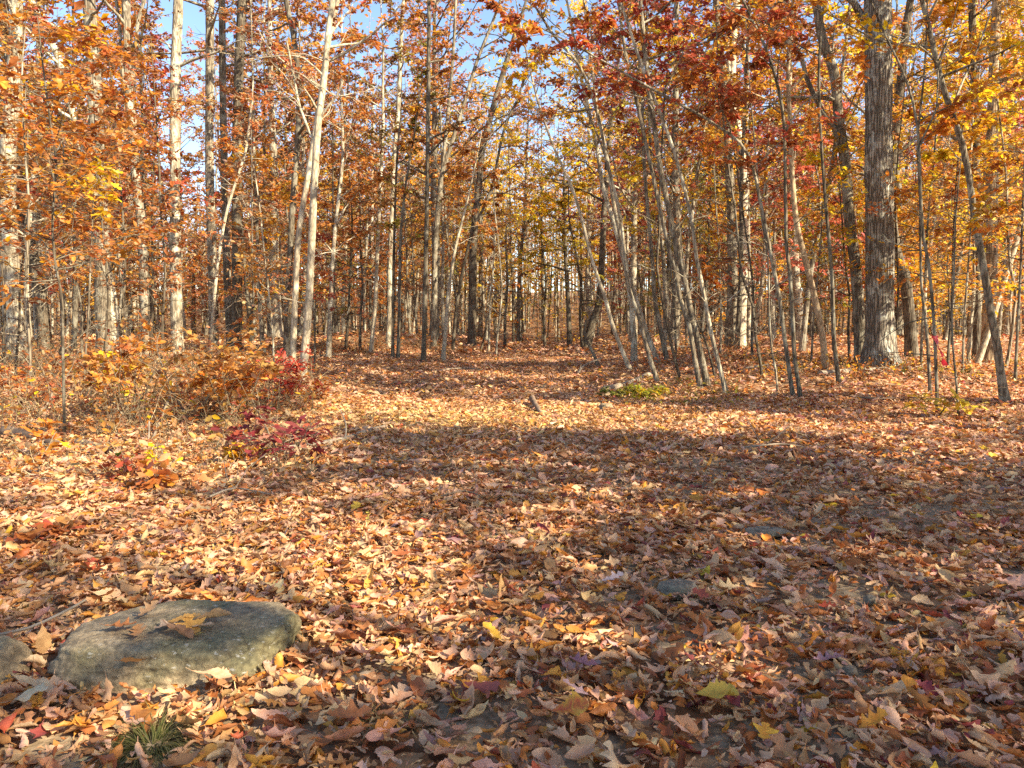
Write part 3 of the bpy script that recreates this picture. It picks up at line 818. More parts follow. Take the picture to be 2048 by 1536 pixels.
hero('sapling', 'crooked tan stem with few leaves left of the clearing', [(243, 735), (238, 670), (232, 600), (212, 500), (190, 400), (185, 320)], (6, 4), 7, P_RUST, btint=PALE, nb=10, f0=0.5, blen=1.3, ltw=8, leaf=0.13, lit=False)
hero('sapling', 'thin stem with tan hanging leaves left of the crooked trunk', [(548, 742), (545, 660), (538, 590), (528, 500), (520, 420)], (4, 3), 5.5, [(TAN, 2), (AMBER, 2), (ORANGE, 1)], btint=PALE, nb=18, f0=0.2, blen=1.1, ltw=9, leaf=0.13, flat=0.5, lit=False)
hero('sapling', 'red leaved thin sapling hugging the clean light trunk', [(628, 742), (630, 690), (628, 620), (622, 560), (618, 500)], (4, 3), 4.2, P_RED, nb=12, f0=0.3, blen=0.9, ltw=7, leaf=0.13, flat=0.7, lit=False)
hero('sapling', 'dark red leaved tree under the canopy left of the track', [(690, 700), (696, 640), (700, 560), (704, 480)], (6, 4), 8, P_RUSTRED, btint=DARK, nb=22, f0=0.25, blen=2.0, ltw=12, leaf=0.13, flat=0.7, lit=False)
hero('sapling', 'golden leaved sapling at the far right of the clearing', [(1925, 745), (1928, 650), (1934, 560), (1940, 480)], (5, 3), 5.0, P_ORANGE, nb=22, f0=0.3, blen=1.7, ltw=11, leaf=0.14, flat=0.75, rise=0.2)
hero('sapling', 'bright yellow orange sapling at the right edge of the woods', [(2030, 765), (2036, 640), (2042, 520), (2046, 400)], (6, 4), 8, [(YELLOW, 2), (GOLD, 2), (ORANGE, 1)], nb=28, f0=0.25, blen=2.0, ltw=12, leaf=0.14, flat=0.75, rise=0.2)
hero('sapling', 'orange leaved sapling behind the great oak', [(1842, 735), (1844, 660), (1850, 560), (1856, 440)], (6, 4), 9, P_ORANGE, nb=26, f0=0.3, blen=2.0, ltw=12, leaf=0.13, flat=0.75, rise=0.2)
hero('sapling', 'yellow green sapling between the sunny pair and the tan trunk', [(1622, 728), (1626, 660), (1632, 590), (1640, 500)], (5, 3), 5.5, P_YELLOW, nb=16, f0=0.3, blen=1.3, ltw=8, leaf=0.13, flat=0.7)
hero('sapling', 'red leaved sapling in front of the whitish trunk', [(1440, 712), (1442, 650), (1440, 560), (1436, 470)], (5, 3), 7, P_RED, nb=24, f0=0.3, blen=1.8, ltw=11, leaf=0.13, flat=0.75, rise=0.2)
hero('sapling', 'rust leaved sapling behind the leaning row', [(1352, 712), (1350, 640), (1342, 540), (1338, 440)], (5, 3), 8, P_RUST, nb=22, f0=0.3, blen=1.8, ltw=11, leaf=0.13, flat=0.7)

for (bu, bv, tu, hh, pal, lab) in [(30, 770, 40, 5.5, P_RUST, 'rust leaved sapling at the left edge in front of the mossy trunk'), (170, 752, 150, 8.5, P_RUSTRED, 'tall rust leaved sapling left of the broad dark trunk'),
                                   (205, 770, 215, 6.0, [(ORANGE, 2), (AMBER, 2), (RUST, 2)], 'orange leaved sapling in front of the broad dark trunk'),
                                   (120, 735, 130, 9.5, P_RUST, 'tall orange rust sapling behind the near thin dark sapling'), (300, 735, 305, 6.5, P_SALMON, 'salmon leaved sapling in front of the straight blotched trunk'),
                                   (500, 728, 505, 8.0, P_SALMON, 'salmon leaved sapling right of the three close trunks'),
                                   (660, 712, 668, 10.0, P_SALMON, 'salmon leaved sapling right of the clean light trunk'), (8, 745, 4, 9.0, P_RUST, 'tall rust sapling cut by the left edge of the picture'),
                                   (1790, 728, 1795, 8.0, P_GOLD, 'golden sapling behind the foot of the great oak'), (1895, 738, 1905, 8.0, P_GOLD, 'golden orange sapling right of the great oak'),
                                   (1700, 722, 1690, 7.0, P_ORANGE, 'orange sapling just left of the dark forking trunk'), (1505, 722, 1500, 8.0, P_RUST, 'rust leaved sapling right of the bright whitish trunk'),
                                   (720, 703, 722, 8.0, P_OLIVE, 'olive and brown leaved sapling at the back of the sunlit mound'), (1010, 694, 1012, 7.0, P_ORANGE, 'orange sapling at the far end of the track'),
                                   (1090, 692, 1085, 9.0, P_YELLOW, 'yellow leaved sapling in the middle of the track end'),
                                   (1165, 696, 1150, 9.5, [(YELLOW, 2), (OLIVE, 2), ((0.50, 0.42, 0.04), 2)], 'olive yellow sapling right of the track end')]:
    hero('sapling', lab, [(bu, bv), ((bu * 2 + tu) / 3, bv - 60), ((bu + tu) / 2 + 4, bv - 130), (tu, bv - 200)], (6, 4), hh, pal, btint=DARK, nb=22, f0=0.36 if bu < 320 else 0.2, blen=1.8, ntw=5, ltw=13, leaf=0.125, flat=0.75, rise=0.25, lit=False)

hero('sapling', 'thin sapling topped by a bright yellow spray of leaves', [(165, 792), (172, 700), (178, 600), (182, 500), (186, 425)], (4, 3), 4.1, [(YELLOW, 3), (GOLD, 1)], nb=9, f0=0.8, blen=0.75, ntw=4, ltw=5, leaf=0.17, flat=0.6, rise=0.4, near=True, lit=False)

# ---- unseen trees added behind and right of the camera to shade the near ground
OUT = [(11, -3.5, 15), (14.5, -8, 17), (8.5, -6.5, 13), (17, -1.5, 16), (13, 2.5, 14), (20, -7, 18), (6.5, -9.5, 14), (17.5, 4.5, 16), (10.5, -12, 17), (23, 0.5, 18), (10.0, 11.2, 15), (12.8, 14.5, 16), (10.5, 7.5, 14), (9.8, 0.6, 14), (9.2, 4.2, 13), (13.5, -0.8, 15), (12.5, 16.2, 18), (14, 12.6, 18), (15.2, 20.5, 19), (16.5, 17, 19), (9.6, -3.4, 14)]
for k, (x, y, h) in enumerate(OUT):
    rng = np.random.default_rng(4000 + k)
    g = np.array([x, y, float(hgt(x, y))])
    S, SR = resample(np.array([[x, y, g[2] - 0.1], [x + rng.normal(0, .2), y, h * 0.4], [x + rng.normal(0, .4), y + rng.normal(0, .4), h]]), [0.17, 0.13, 0.02], 0.5)
    mb = MB(); tube(mb, S, SR, 8, rough=0.05, rng=rng)
    lv = branchwork(mb, S, SR, rng, 38, 0.22 if h < 17.5 or x > 19 else 0.45, 1.0, 3.6, 0.05, 8, 60, 0.092, 0.45)
    r = empty('added_shade_tree', tuple(g), 'unseen golden leaved tree added beside the camera to shade the near ground', 'tree', 'unseen trees added for shade')
    link('trunk', mb.mesh('trunk', M_BARK, origin=g), r)
    kp = lit_keep(lv[0], rng)
    cb = MB(); place(cb, T_SIX, lv[0][kp], lv[1][kp], lv[2][kp], lv[3][kp], pal_colors([((0.82, 0.56, 0.20), 2), ((0.80, 0.46, 0.12), 2)], kp.sum(), rng), rng=rng)  # pale gold leaves picked so light through them warms the shade
    link('crown', cb.mesh('crown', M_CROWN, origin=g), r)

# ------------------------------------------------------------------ the woods: copies of a dozen grown trees
def grown(kind, seed):
    rng = np.random.default_rng(seed)
    if kind == 'pole':
        h = rng.uniform(15, 19); r = 0.10
    elif kind == 'big':
        h = rng.uniform(21, 25); r = 0.24
    else:
        h = rng.uniform(6, 8.5); r = 0.045
    n = 7
    P = np.zeros((n, 3)); P[:, 2] = np.linspace(-0.15, h, n)
    lean = rng.normal(0, 0.045 if kind != 'under' else 0.09, 2)
    P[:, :2] = lean[None] * P[:, 2:3] + np.cumsum(rng.normal(0, 0.10 if kind != 'under' else 0.12, (n, 2)), 0)
    P[0, :2] = 0
    R = np.linspace(r, 0.015, n) ** 1.0
    S, SR = resample(P, R, 0.5)
    SR = SR * (1 + 0.45 * np.exp(-np.arange(len(S)) * 0.5 / 0.35))
    mb = MB()
    tube(mb, S, SR, 7, rough=0.06, rng=rng)
    bare_twigs(mb, S, SR, rng, 14, 0.08, 0.6, 1.5 if kind != 'under' else 0.8)
    if kind == 'pole':
        lv = branchwork(mb, S, SR, rng, 24, 0.26, 1.0, 2.6, 0.035, 6, 20, 0.18, 0.45, rise=0.8)
    elif kind == 'big':
        lv = branchwork(mb, S, SR, rng, 34, 0.28, 1.0, 4.6, 0.07, 7, 22, 0.20, 0.45, rise=0.8)
    else:
        lv = branchwork(mb, S, SR, rng, 26, 0.26, 1.0, 2.2, 0.02, 6, 15, 0.16, 0.7, rise=0.25)
    cb = MB()
    c = np.clip(1 + RNG.normal(0, 0.2, (len(lv[0]), 1)) + RNG.normal(0, 0.10, (len(lv[0]), 3)), 0.4, 1.6)
    c = np.where(RNG.random((len(c), 1)) < 0.13, c * np.array([1.12, 1.5, 2.2]), c)
    place(cb, T_SIX, lv[0], lv[1], lv[2], lv[3], c, rng=rng)
    return mb.mesh('trunk', M_BARK), cb.mesh('crown', M_CROWN)


KINDS = {'pole': [grown('pole', 50 + k) for k in range(7)], 'big': [grown('big', 70 + k) for k in range(4)], 'under': [grown('under', 90 + k) for k in range(6)]}
KNAME = {'pole': 'slender_tree', 'big': 'tall_tree', 'under': 'understory_tree'}
CNAMES = {'rust': RUST, 'orange': ORANGE, 'yellow': YELLOW, 'amber': AMBER, 'red': RED, 'crimson': CRIMSON, 'golden': GOLD, 'salmon': SALMON, 'brown': (0.30, 0.12, 0.04), 'olive': OLIVE}
ZONES = [(0, 330, 'behind the thick pale mossy trunk', ['rust', 'golden', 'orange', 'red', 'amber', 'brown', 'golden']), (330, 640, 'behind the three close trunks', ['rust', 'orange', 'salmon', 'amber', 'brown', 'golden']),
         (640, 860, 'behind the sunlit mound', ['rust', 'amber', 'orange', 'brown', 'olive', 'golden']), (860, 1200, 'closing the end of the track', ['golden', 'orange', 'salmon', 'yellow', 'yellow', 'amber', 'olive']),
         (1200, 1440, 'behind the leaning row', ['rust', 'golden', 'crimson', 'red', 'orange', 'olive', 'yellow']), (1440, 1690, 'behind the sunlit pair of trunks', ['rust', 'orange', 'yellow', 'golden', 'red', 'crimson', 'olive']),
         (1690, 2048, 'behind the great oak', ['golden', 'golden', 'orange', 'yellow', 'yellow', 'amber', 'red'])]
KWORD = {'pole': 'slender grey pole tree with', 'big': 'tall thick trunked tree with', 'under': 'low understory tree with'}


def place_wood():
    spots = list(HERO_XY)
    made = 0
    tries = 0
    quota = {'pole': 170, 'big': 34, 'under': 52}
    rg = np.random.default_rng(77)
    while sum(quota.values()) and tries < 60000:
        tries += 1
        kind = rg.choice(list(quota), p=np.array(list(quota.values()), float) / sum(quota.values()))
        y = math.sqrt(rg.uniform(23.5 ** 2, 66 ** 2))
        x = rg.uniform(-0.74, 0.74) * y
        if y < 57 and abs(x - float(path_x(y)) - 0.4) < 3.4 + (0.8 if kind == 'big' else 0) + (1.3 if kind == 'under' else 0) - (1.0 if y > 50 else 0):
            continue
        if kind == 'under' and y < 27:
            continue
        if kind == 'big' and y < 30:
            continue
        uu = 1024 + F_PX * x / y
        if kind != 'under' and ((300 < uu < 510 and rg.random() < 0.72) or (690 < uu < 880 and rg.random() < 0.4) or (1090 < uu < 1250 and rg.random() < 0.4)):
            continue
        md = {'pole': 1.0, 'big': 2.2, 'under': 1.6}[kind]
        if any((x - a) ** 2 + (y - b) ** 2 < md * md for a, b in spots):
            continue
        spots.append((x, y))
        quota[kind] -= 1
        u = 1024 + F_PX * x / y
        zone = next((z for z in ZONES if z[0] <= u < z[1]), ZONES[0] if u < 0 else ZONES[-1])
        cn = rg.choice(zone[3])
        tr, cr = KINDS[kind][rg.integers(len(KINDS[kind]))]
        z = float(hgt(x, y))
        far = 'far off' if y > 48 else 'not far'
        lab = f"{KWORD[kind]} {cn} leaves {far} {zone[2]}"
        r = empty(KNAME[kind], (x, y, z), lab, 'tree', lab.replace(' tree ', ' trees ').replace(' pole trees', ' pole trees'))
        s = rg.uniform(0.78, 1.12)
        w = s * rg.uniform(0.65, 1.45)
        r.rotation_euler = (0, 0, rg.uniform(0, 6.283))
        t = link('trunk', tr, r); t.scale = (1, 1, 1)
        c = link('crown', cr, r)
        r.scale = (s * 1.0, s * 1.0, s)
        t.color = (*(np.array([1.0, 0.96, 0.90]) * rg.uniform(0.3, 1.15)), 1)
        cc = (np.array(CNAMES[cn]) * 0.92 + 0.08 * np.array([0.62, 0.44, 0.26])) * rg.uniform(0.85, 1.2)
        c.color = (*cc, 1)
        made += 1
    return spots


SPOTS = place_wood()

# ------------------------------------------------------------------ the far woods, one mass
def far_woods():
    rg = np.random.default_rng(9)
    mb = MB()
    LP, LX, LZ, LS, LC = [], [], [], [], []
    pal = [AMBER, ORANGE, RUST, SALMON, GOLD, YELLOW, BROWN, OLIVE, RED]
    for k in range(1900):
        y = math.sqrt(rg.uniform(58 ** 2, 150 ** 2)); x = rg.uniform(-0.80, 0.80) * y
        if y < 63 and abs(x - float(path_x(y)) - 0.4) < 1.6:
            continue
        z = float(hgt(x, y))
        h = rg.uniform(14, 25); r = 0.05 + 0.17 * rg.random() ** 2
        uu = 1024 + F_PX * x / y
        if 300 < uu < 510:
            h *= 0.6
        n = 6
        P = np.zeros((n, 3)); P[:, 2] = np.linspace(-0.2, h, n)
        P[:, :2] = rg.normal(0, 0.04, 2)[None] * P[:, 2:3] + np.cumsum(rg.normal(0, 0.12, (n, 2)), 0)
        P += [x, y, z]
        tube(mb, P, np.linspace(r, 0.02, n), 5, col=np.array([1, 0.96, 0.9]) * rg.uniform(0.3, 1.35))
        for b in range(6):
            s = P[2] + (P[5] - P[2]) * rg.uniform(0, 0.8)
            a = rg.uniform(0, 6.28)
            tube(mb, wander(s, [math.cos(a), math.sin(a), 0.7], h * 0.17, 3, rg), np.linspace(r * 0.35, 0.01, 4), 3, col=np.array([0.7, 0.67, 0.62]))
        pw = [.20, .18, .20, .12, .08, .05, .08, .03, .06] if uu < 800 else ([.16, .16, .04, .10, .24, .18, .03, .06, .03] if uu < 1250 else [.14, .18, .10, .05, .24, .16, .03, .04, .06])
        c = np.array(pal[rg.choice(len(pal), p=pw)])
        m = 165
        t = rg.uniform(0.22, 1.0, m)
        pos = P[0] + (P[-1] - P[0]) * t[:, None]
        rad = 2.9 * np.sqrt(rg.random(m)) * (1.15 - 0.6 * t)
        a = rg.uniform(0, 6.28, m)
        pos = pos + np.stack([np.cos(a) * rad, np.sin(a) * rad, rg.normal(0, 0.4, m)], -1)
        # leaves gather in tufts
        tuft = pos[rg.integers(0, 26, m)] + rg.normal(0, 0.42, (m, 3))
        LP.append(tuft); LS.append(rg.uniform(0.2, 0.44, m)); LC.append(np.clip((c * 0.9 + 0.1 * np.array([0.62, 0.44, 0.28])) * (1 + rg.normal(0, 0.25, (m, 1))) * (1 + rg.normal(0, 0.08, (m, 3))), .01, .85))
    # undergrowth between the far trunks
    m = 38000
    y = np.sqrt(rg.uniform(50 ** 2, 130 ** 2, m)); x = rg.uniform(-0.78, 0.78, m) * y
    cl = rg.integers(0, 1800, m)
    cx, cy = x[cl], y[cl]
    x = cx + rg.normal(0, 1.0, m); y = cy + rg.normal(0, 1.0, m)
    z = hgt(x, y) + np.abs(rg.normal(0, 1, m)) * rg.uniform(0.5, 3.6, 1800)[cl] + 0.1
    LP.append(np.stack([x, y, z], -1)); LS.append(rg.uniform(0.14, 0.3, m))
    cc = np.array(pal)[rg.choice(len(pal), 1800, p=[.22, .22, .12, .08, .16, .08, .04, .05, .03])][cl]
    LC.append(np.clip((cc * 0.88 + 0.12 * np.array([0.60, 0.44, 0.28])) * (1 + rg.normal(0, 0.25, (m, 1))), .01, .85))
    P = np.concatenate(LP); S = np.concatenate(LS); C = np.concatenate(LC)
    n = len(P)
    X = rg.normal(0, 1, (n, 3)); X[:, 2] *= 0.4
    Z = np.array([0, 0, 1.0]) + rg.normal(0, 0.6, (n, 3))
    place(mb, T_FOUR, P, X, Z, S, C, mi=1, rng=rg)
    o = link('far_woods', mb.mesh('far_woods', [M_BARK, M_CROWN]))
    tag(o, 'far autumn woods of many thin trunks and amber leaves', 'woods', kind='stuff')


far_woods()

# ------------------------------------------------------------------ ground
def ground():
    ys = np.concatenate([np.linspace(-30, 0, 16)[:-1], np.linspace(0, 14, 90)[:-1], np.linspace(14, 60, 110)[:-1], np.linspace(60, 160, 40)[:-1], np.array([160, 220, 320, 480, 700])])
    sx = np.concatenate([np.array([-600, -350, -200, -130]), np.linspace(-90, -14, 40)[:-1], np.linspace(-14, 14, 140)[:-1], np.linspace(14, 90, 40), np.array([130, 200, 350, 600])])
    X, Y = np.meshgrid(sx, ys)
    Z = hgt(X, Y)
    V = np.stack([X, Y, Z], -1)
    n, w = X.shape
    i = np.arange(n - 1)[:, None] * w; j = np.arange(w - 1)[None]
    F = np.stack([i + j, i + j + 1, i + w + j + 1, i + w + j], -1).reshape(-1, 4)
    m, nt, out = new_mat('forest_floor')
    v = mapped(nt, 'Object', (1, 1, 1))
    # matted leaves
    vo = N(nt, 'ShaderNodeTexVoronoi'); vo.inputs['Scale'].default_value = 15
    wn = N(nt, 'ShaderNodeTexNoise'); wn.inputs['Scale'].default_value = 9; wn.inputs['Detail'].default_value = 3
    nt.links.new(v, wn.inputs['Vector'])
    va = N(nt, 'ShaderNodeVectorMath', operation='MULTIPLY_ADD'); va.inputs[1].default_value = (0.12, 0.12, 0.12)
    nt.links.new(wn.outputs['Color'], va.inputs[0]); nt.links.new(v, va.inputs[2])
    nt.links.new(va.outputs[0], vo.inputs['Vector'])
    sp = nt.nodes.new('ShaderNodeSeparateColor'); nt.links.new(vo.outputs['Color'], sp.inputs[0])
    lc = ramp(nt, sp.outputs[0], [(0.0, (0.10, 0.045, 0.02)), (0.3, (0.24, 0.11, 0.045)), (0.6, (0.34, 0.19, 0.09)), (0.9, (0.42, 0.27, 0.15))], 'CONSTANT')
    n1 = N(nt, 'ShaderNodeTexNoise'); n1.inputs['Scale'].default_value = 30; n1.inputs['Detail'].default_value = 8
    nt.links.new(v, n1.inputs['Vector'])
    soil = ramp(nt, n1.outputs['Fac'], [(0.25, (0.11, 0.075, 0.04)), (0.5, (0.26, 0.19, 0.115)), (0.75, (0.38, 0.30, 0.20))])
    n2 = N(nt, 'ShaderNodeTexNoise'); n2.inputs['Scale'].default_value = 1.3; n2.inputs['Detail'].default_value = 5
    nt.links.new(v, n2.inputs['Vector'])
    sm = ramp(nt, n2.outputs['Fac'], [(0.42, (0, 0, 0)), (0.56, (1, 1, 1))])
    # bare earth where the soil attribute says so
    sa = attr(nt, 'Col')
    sc_ = nt.nodes.new('ShaderNodeSeparateColor'); nt.links.new(sa.outputs['Color'], sc_.inputs[0])
    mm = N(nt, 'ShaderNodeMath', operation='MULTIPLY'); nt.links.new(sm, mm.inputs[0]); nt.links.new(sc_.outputs[0], mm.inputs[1])
    c = mixc(nt, mm.outputs[0], lc, soil)
    p = N(nt, 'ShaderNodeBsdfPrincipled'); p.inputs['Roughness'].default_value = 0.95; p.inputs['Specular IOR Level'].default_value = 0.15
    nt.links.new(c, p.inputs['Base Color'])
    hb = mixc(nt, 0.5, vo.outputs['Distance'], n1.outputs['Fac'])
    bp = N(nt, 'ShaderNodeBump'); bp.inputs['Strength'].default_value = 0.7; bp.inputs['Distance'].default_value = 0.03
    nt.links.new(hb, bp.inputs['Height']); nt.links.new(bp.outputs['Normal'], p.inputs['Normal'])
    nt.links.new(p.outputs[0], out.inputs[0])
    mb = MB()
    bare = 0.35 + 0.65 * smooth(14, 8, Y)
    mb.add(V.reshape(-1, 3), F, np.repeat(bare.reshape(-1, 1), 3, 1))
    o = link('ground', mb.mesh('ground', m))
    tag(o, kind='structure')


ground()

# thinner leaf cover: (pixel u, v, radius in px u, v, how bare)
BARE = []
for (u, v, ru, rv, k) in [(1800, 1040, 300, 38, 0.72), (1560, 1075, 130, 18, 0.7), (1730, 1195, 210, 36, 0.62), (1480, 1270, 150, 28, 0.55), (1950, 1150, 160, 40, 0.5), (1360, 1480, 90, 40, 0.6), (1480, 940, 160, 15, 0.5), (2000, 1010, 120, 30, 0.65), (1620, 985, 160, 14, 0.6), (720, 1490, 60, 40, 0.3)]:
    c = ground_at(u, v); a = ground_at(u - ru, v); t = ground_at(u, v - rv); b = ground_at(u, v + rv)
    BARE.append((c[0], (t[1] + b[1]) / 2, abs(c[0] - a[0]), abs(t[1] - b[1]) / 2, k))


L_COLS = np.array([(0.68, 0.42, 0.22), (0.68, 0.39, 0.25), (0.56, 0.28, 0.12), (0.48, 0.16, 0.035), (0.60, 0.26, 0.035), (0.34, 0.10, 0.03), (0.26, 0.05, 0.05), (0.44, 0.26, 0.22), (0.70, 0.44, 0.04), (0.25, 0.12, 0.05), (0.48, 0.08, 0.035)])
L_W = np.array([0.25, 0.25, 0.16, 0.14, 0.07, 0.10, 0.016, 0.014, 0.005, 0.03, 0.004]); L_W = L_W / L_W.sum()


def scatter(mb, y0, y1, dens, templates, smin, smax, tilt, hmax, rg, margin=1.12):
    a = 0.66 * margin
    area = a * (y1 ** 2 - y0 ** 2) + 2.4 * (y1 - y0)
    n = int(area * dens)
    y = np.sqrt(rg.uniform(y0 ** 2, y1 ** 2, n)); x = rg.uniform(-1, 1, n) * (a * y + 1.2)
    keep = np.ones(n)
    for (bx, by, rx, ry, k) in BARE:
        q = ((x - bx) / rx) ** 2 + ((y - by) / ry) ** 2
        keep *= 1 - k * np.exp(-q * 0.9)
    patch = np.array([mnoise.noise((xx * 0.9, yy * 0.9, 3.3)) for xx, yy in zip(x, y)])
    keep *= np.clip(0.95 + 0.45 * patch, 0.3, 1)
    # boulders keep their place
    for (bx, by, rx, ry) in ROCK_XY:
        keep *= ((x - bx) / rx) ** 2 + ((y - by) / ry) ** 2 > 1
    m = rg.random(n) < keep
    x, y = x[m], y[m]; n = len(x)
    hump = np.clip(np.array([mnoise.noise((xx * 3.1, yy * 3.1, 8.8)) for xx, yy in zip(x, y)]), -0.3, 1) * 0.035 + 0.012
    z = hgt(x, y) + 0.008 + rg.random(n) ** 1.6 * hmax + hump
    a = rg.uniform(0, 6.283, n)
    X = np.stack([np.cos(a), np.sin(a), rg.normal(0, tilt * 0.7, n)], -1)
    Z = np.stack([rg.normal(0, tilt, n), rg.normal(0, tilt, n), np.where(rg.random(n) < 0.35, -1.0, 1.0)], -1)
    S = rg.gamma(5, 1 / 5, n) * (smax + smin) / 2
    S = np.clip(S, smin * 0.6, smax * 1.4)
    c = L_COLS[rg.choice(len(L_COLS), n, p=L_W)] * (1 + rg.normal(0, 0.14, (n, 1)))
    # the left of the clearing has fresher orange leaves than the trodden right
    fresh = np.clip(0.5 - x / np.maximum(y, 1) * 1.2, 0, 1) * rg.random(n)
    c = c * (1 - 0.32 * fresh[:, None]) + np.array([0.64, 0.40, 0.16]) * 0.32 * fresh[:, None]
    # fresh yellow leaves drifted across the track; the colour also brightens the sunlit band
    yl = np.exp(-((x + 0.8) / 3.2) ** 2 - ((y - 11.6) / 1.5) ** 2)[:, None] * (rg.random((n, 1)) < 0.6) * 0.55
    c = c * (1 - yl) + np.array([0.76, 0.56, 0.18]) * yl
    c = np.clip(c * (1 + rg.normal(0, 0.05, (n, 3))), 0.015, 0.8)
    place(mb, templates, np.stack([x, y, z], -1), X, Z, S, c, rng=rg)
    return n


# ------------------------------------------------------------------ stones
def stone(name, label, loc, size, planes, mat, seed, sub=5, rotz=0.0, nz=0.05, group=None, sharp=16):
    """A boulder: a ball cut by flattening planes, roughened, sitting in the ground."""
    bm = bmesh.new()
    bmesh.ops.create_icosphere(bm, subdivisions=sub, radius=1.0)
    off = Vector((seed * 3.7, seed * 1.3, seed * 2.1))
    for v in bm.verts:
        d = v.co.normalized()
        r = 1.25 if sharp < 20 else 1.5
        acc = r ** -sharp
        for (n, h) in planes:
            k = d.dot(Vector(n).normalized())
            if k > 0.05:
                acc += (h / k) ** -sharp
        r = acc ** (-1 / sharp)
        f = mnoise.fractal(d * 2.2 + off, 0.9, 2.1, 6)
        g = mnoise.noise(d * 9 + off)
        e = mnoise.fractal(d * 14 + off, 0.8, 2.0, 3)
        v.co = d * r * (1 + nz * f + nz * 0.25 * g + nz * 0.2 * e)
        v.co.x *= size[0]; v.co.y *= size[1]; v.co.z *= size[2]
    for f in bm.faces:
        f.smooth = True
    me = bpy.data.meshes.new(name)
    bm.to_mesh(me); bm.free()
    me.materials.append(mat)
    o = link(name, me, loc=tuple(loc))
    o.rotation_euler = (0, 0, rotz)
    tag(o, label, 'rock', group)
    return o


ROCK_XY = []
g = ground_at(352, 1345)
bx, by = -1.47, 3.23
ROCK_XY.append((bx, by - 0.02, 0.50, 0.35))
boulder = stone('boulder', 'large flat topped grey boulder with dry leaves lying on it', (bx, by, 0.0), (0.53, 0.35, 0.19),
      [((0.03, -0.06, 1), 0.80), ((0.03, -1, 0.14), 0.84), ((1, -0.14, 0.04), 0.93), ((-1, -0.2, 0.22), 0.90), ((0.1, 1, 0.2), 0.90), ((0.85, -0.75, 0.05), 1.12), ((-0.75, -0.75, 0.2), 1.02), ((-0.42, 0.10, 1), 0.92), ((0.8, 0.8, 0.2), 1.12), ((-0.7, 0.7, 0.4), 0.98), ((0.5, -0.75, 0.75), 1.04)],
      M_STONE, 3, sub=6, nz=0.075, sharp=40)
g2 = ground_at(20, 1375)
ROCK_XY.append((g2[0] - 0.17, g2[1] + 0.04, 0.15, 0.14))
stone('boulder', 'small dark boulder at the left edge beside the large one', (g2[0] - 0.17, g2[1] + 0.06, -0.01), (0.17, 0.16, 0.15), [((0, -0.2, 1), 0.85), ((1, -0.2, 0.5), 0.85), ((0.1, -1, 0.4), 0.85)], M_STONE, 8, sub=5, nz=0.08)
for (u, v, sx, sy, sz, lab, mt, sd) in [(1360, 1200, 0.15, 0.11, 0.055, 'flat pale stone half sunk among the leaves at the foot of a grass wisp', M_STONE_PALE, 11),
                                        (1213, 822, 0.17, 0.13, 0.13, 'rounded dark stone in front of the green plant', M_STONE, 12),
                                        (1033, 808, 0.10, 0.08, 0.09, 'small pale stone beside the dead branch on the track', M_STONE_PALE, 13),
                                        (1703, 1362, 0.045, 0.035, 0.028, 'small smooth tan stone among the leaves on the right foreground', M_STONE_PALE, 14),
                                        (1540, 1078, 0.20, 0.13, 0.030, 'flat slab of stone level with the bare track', M_STONE_PALE, 15),
                                        (1745, 1215, 0.05, 0.04, 0.03, 'small grey stone in the bare earth patch', M_STONE_PALE, 16),
                                        (1395, 792, 0.06, 0.05, 0.05, 'little pale stone at the foot of the curved leaning pole', M_STONE_PALE, 18)]:
    g = ground_at(u, v)
    ROCK_XY.append((g[0], g[1] + sy * 0.3, sx * 0.6, sy * 0.6))
    stone('stone', lab, (g[0], g[1] + sy * 0.5, g[2] + sz * 0.2 + (0.025 if v > 900 else 0)), (sx * 0.62, sy * 0.62, sz * 0.75), [((0, -0.1, 1), 0.85), ((0.8, -0.5, 0.5), 0.9), ((-0.9, -0.4, 0.5), 0.9)], mt, sd, sub=4, nz=0.09)

_t = ground_at(305, 1490)
ROCK_XY.append((_t[0], _t[1] - 0.02, 0.11, 0.10))

# ------------------------------------------------------------------ leaf litter
rg = np.random.default_rng(21)
mb = MB()
scatter(mb, 1.2, 6.2, 780, T_HI, 0.055, 0.11, 0.42, 0.035, rg)
scatter(mb, 1.2, 7.0, 420, T_LOW, 0.02, 0.05, 0.3, 0.03, rg)
o = link('leaf_litter', mb.mesh('leaf_litter', M_LITTER))
tag(o, 'curled dry leaves covering the near ground', 'leaf litter', kind='stuff')
mb = MB()
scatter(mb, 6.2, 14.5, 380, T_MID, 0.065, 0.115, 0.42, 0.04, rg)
o = link('leaf_litter', mb.mesh('leaf_litter', M_LITTER_MID))
tag(o, 'dry leaves covering the clearing in the middle distance', 'leaf litter', kind='stuff')
mb = MB()
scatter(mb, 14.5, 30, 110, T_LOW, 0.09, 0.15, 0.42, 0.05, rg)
scatter(mb, 30, 62, 24, T_SIX, 0.14, 0.24, 0.42, 0.05, rg)
o = link('leaf_litter', mb.mesh('leaf_litter', M_LITTER_FAR))
tag(o, 'dry leaves on the far track and under the trees', 'leaf litter', kind='stuff')


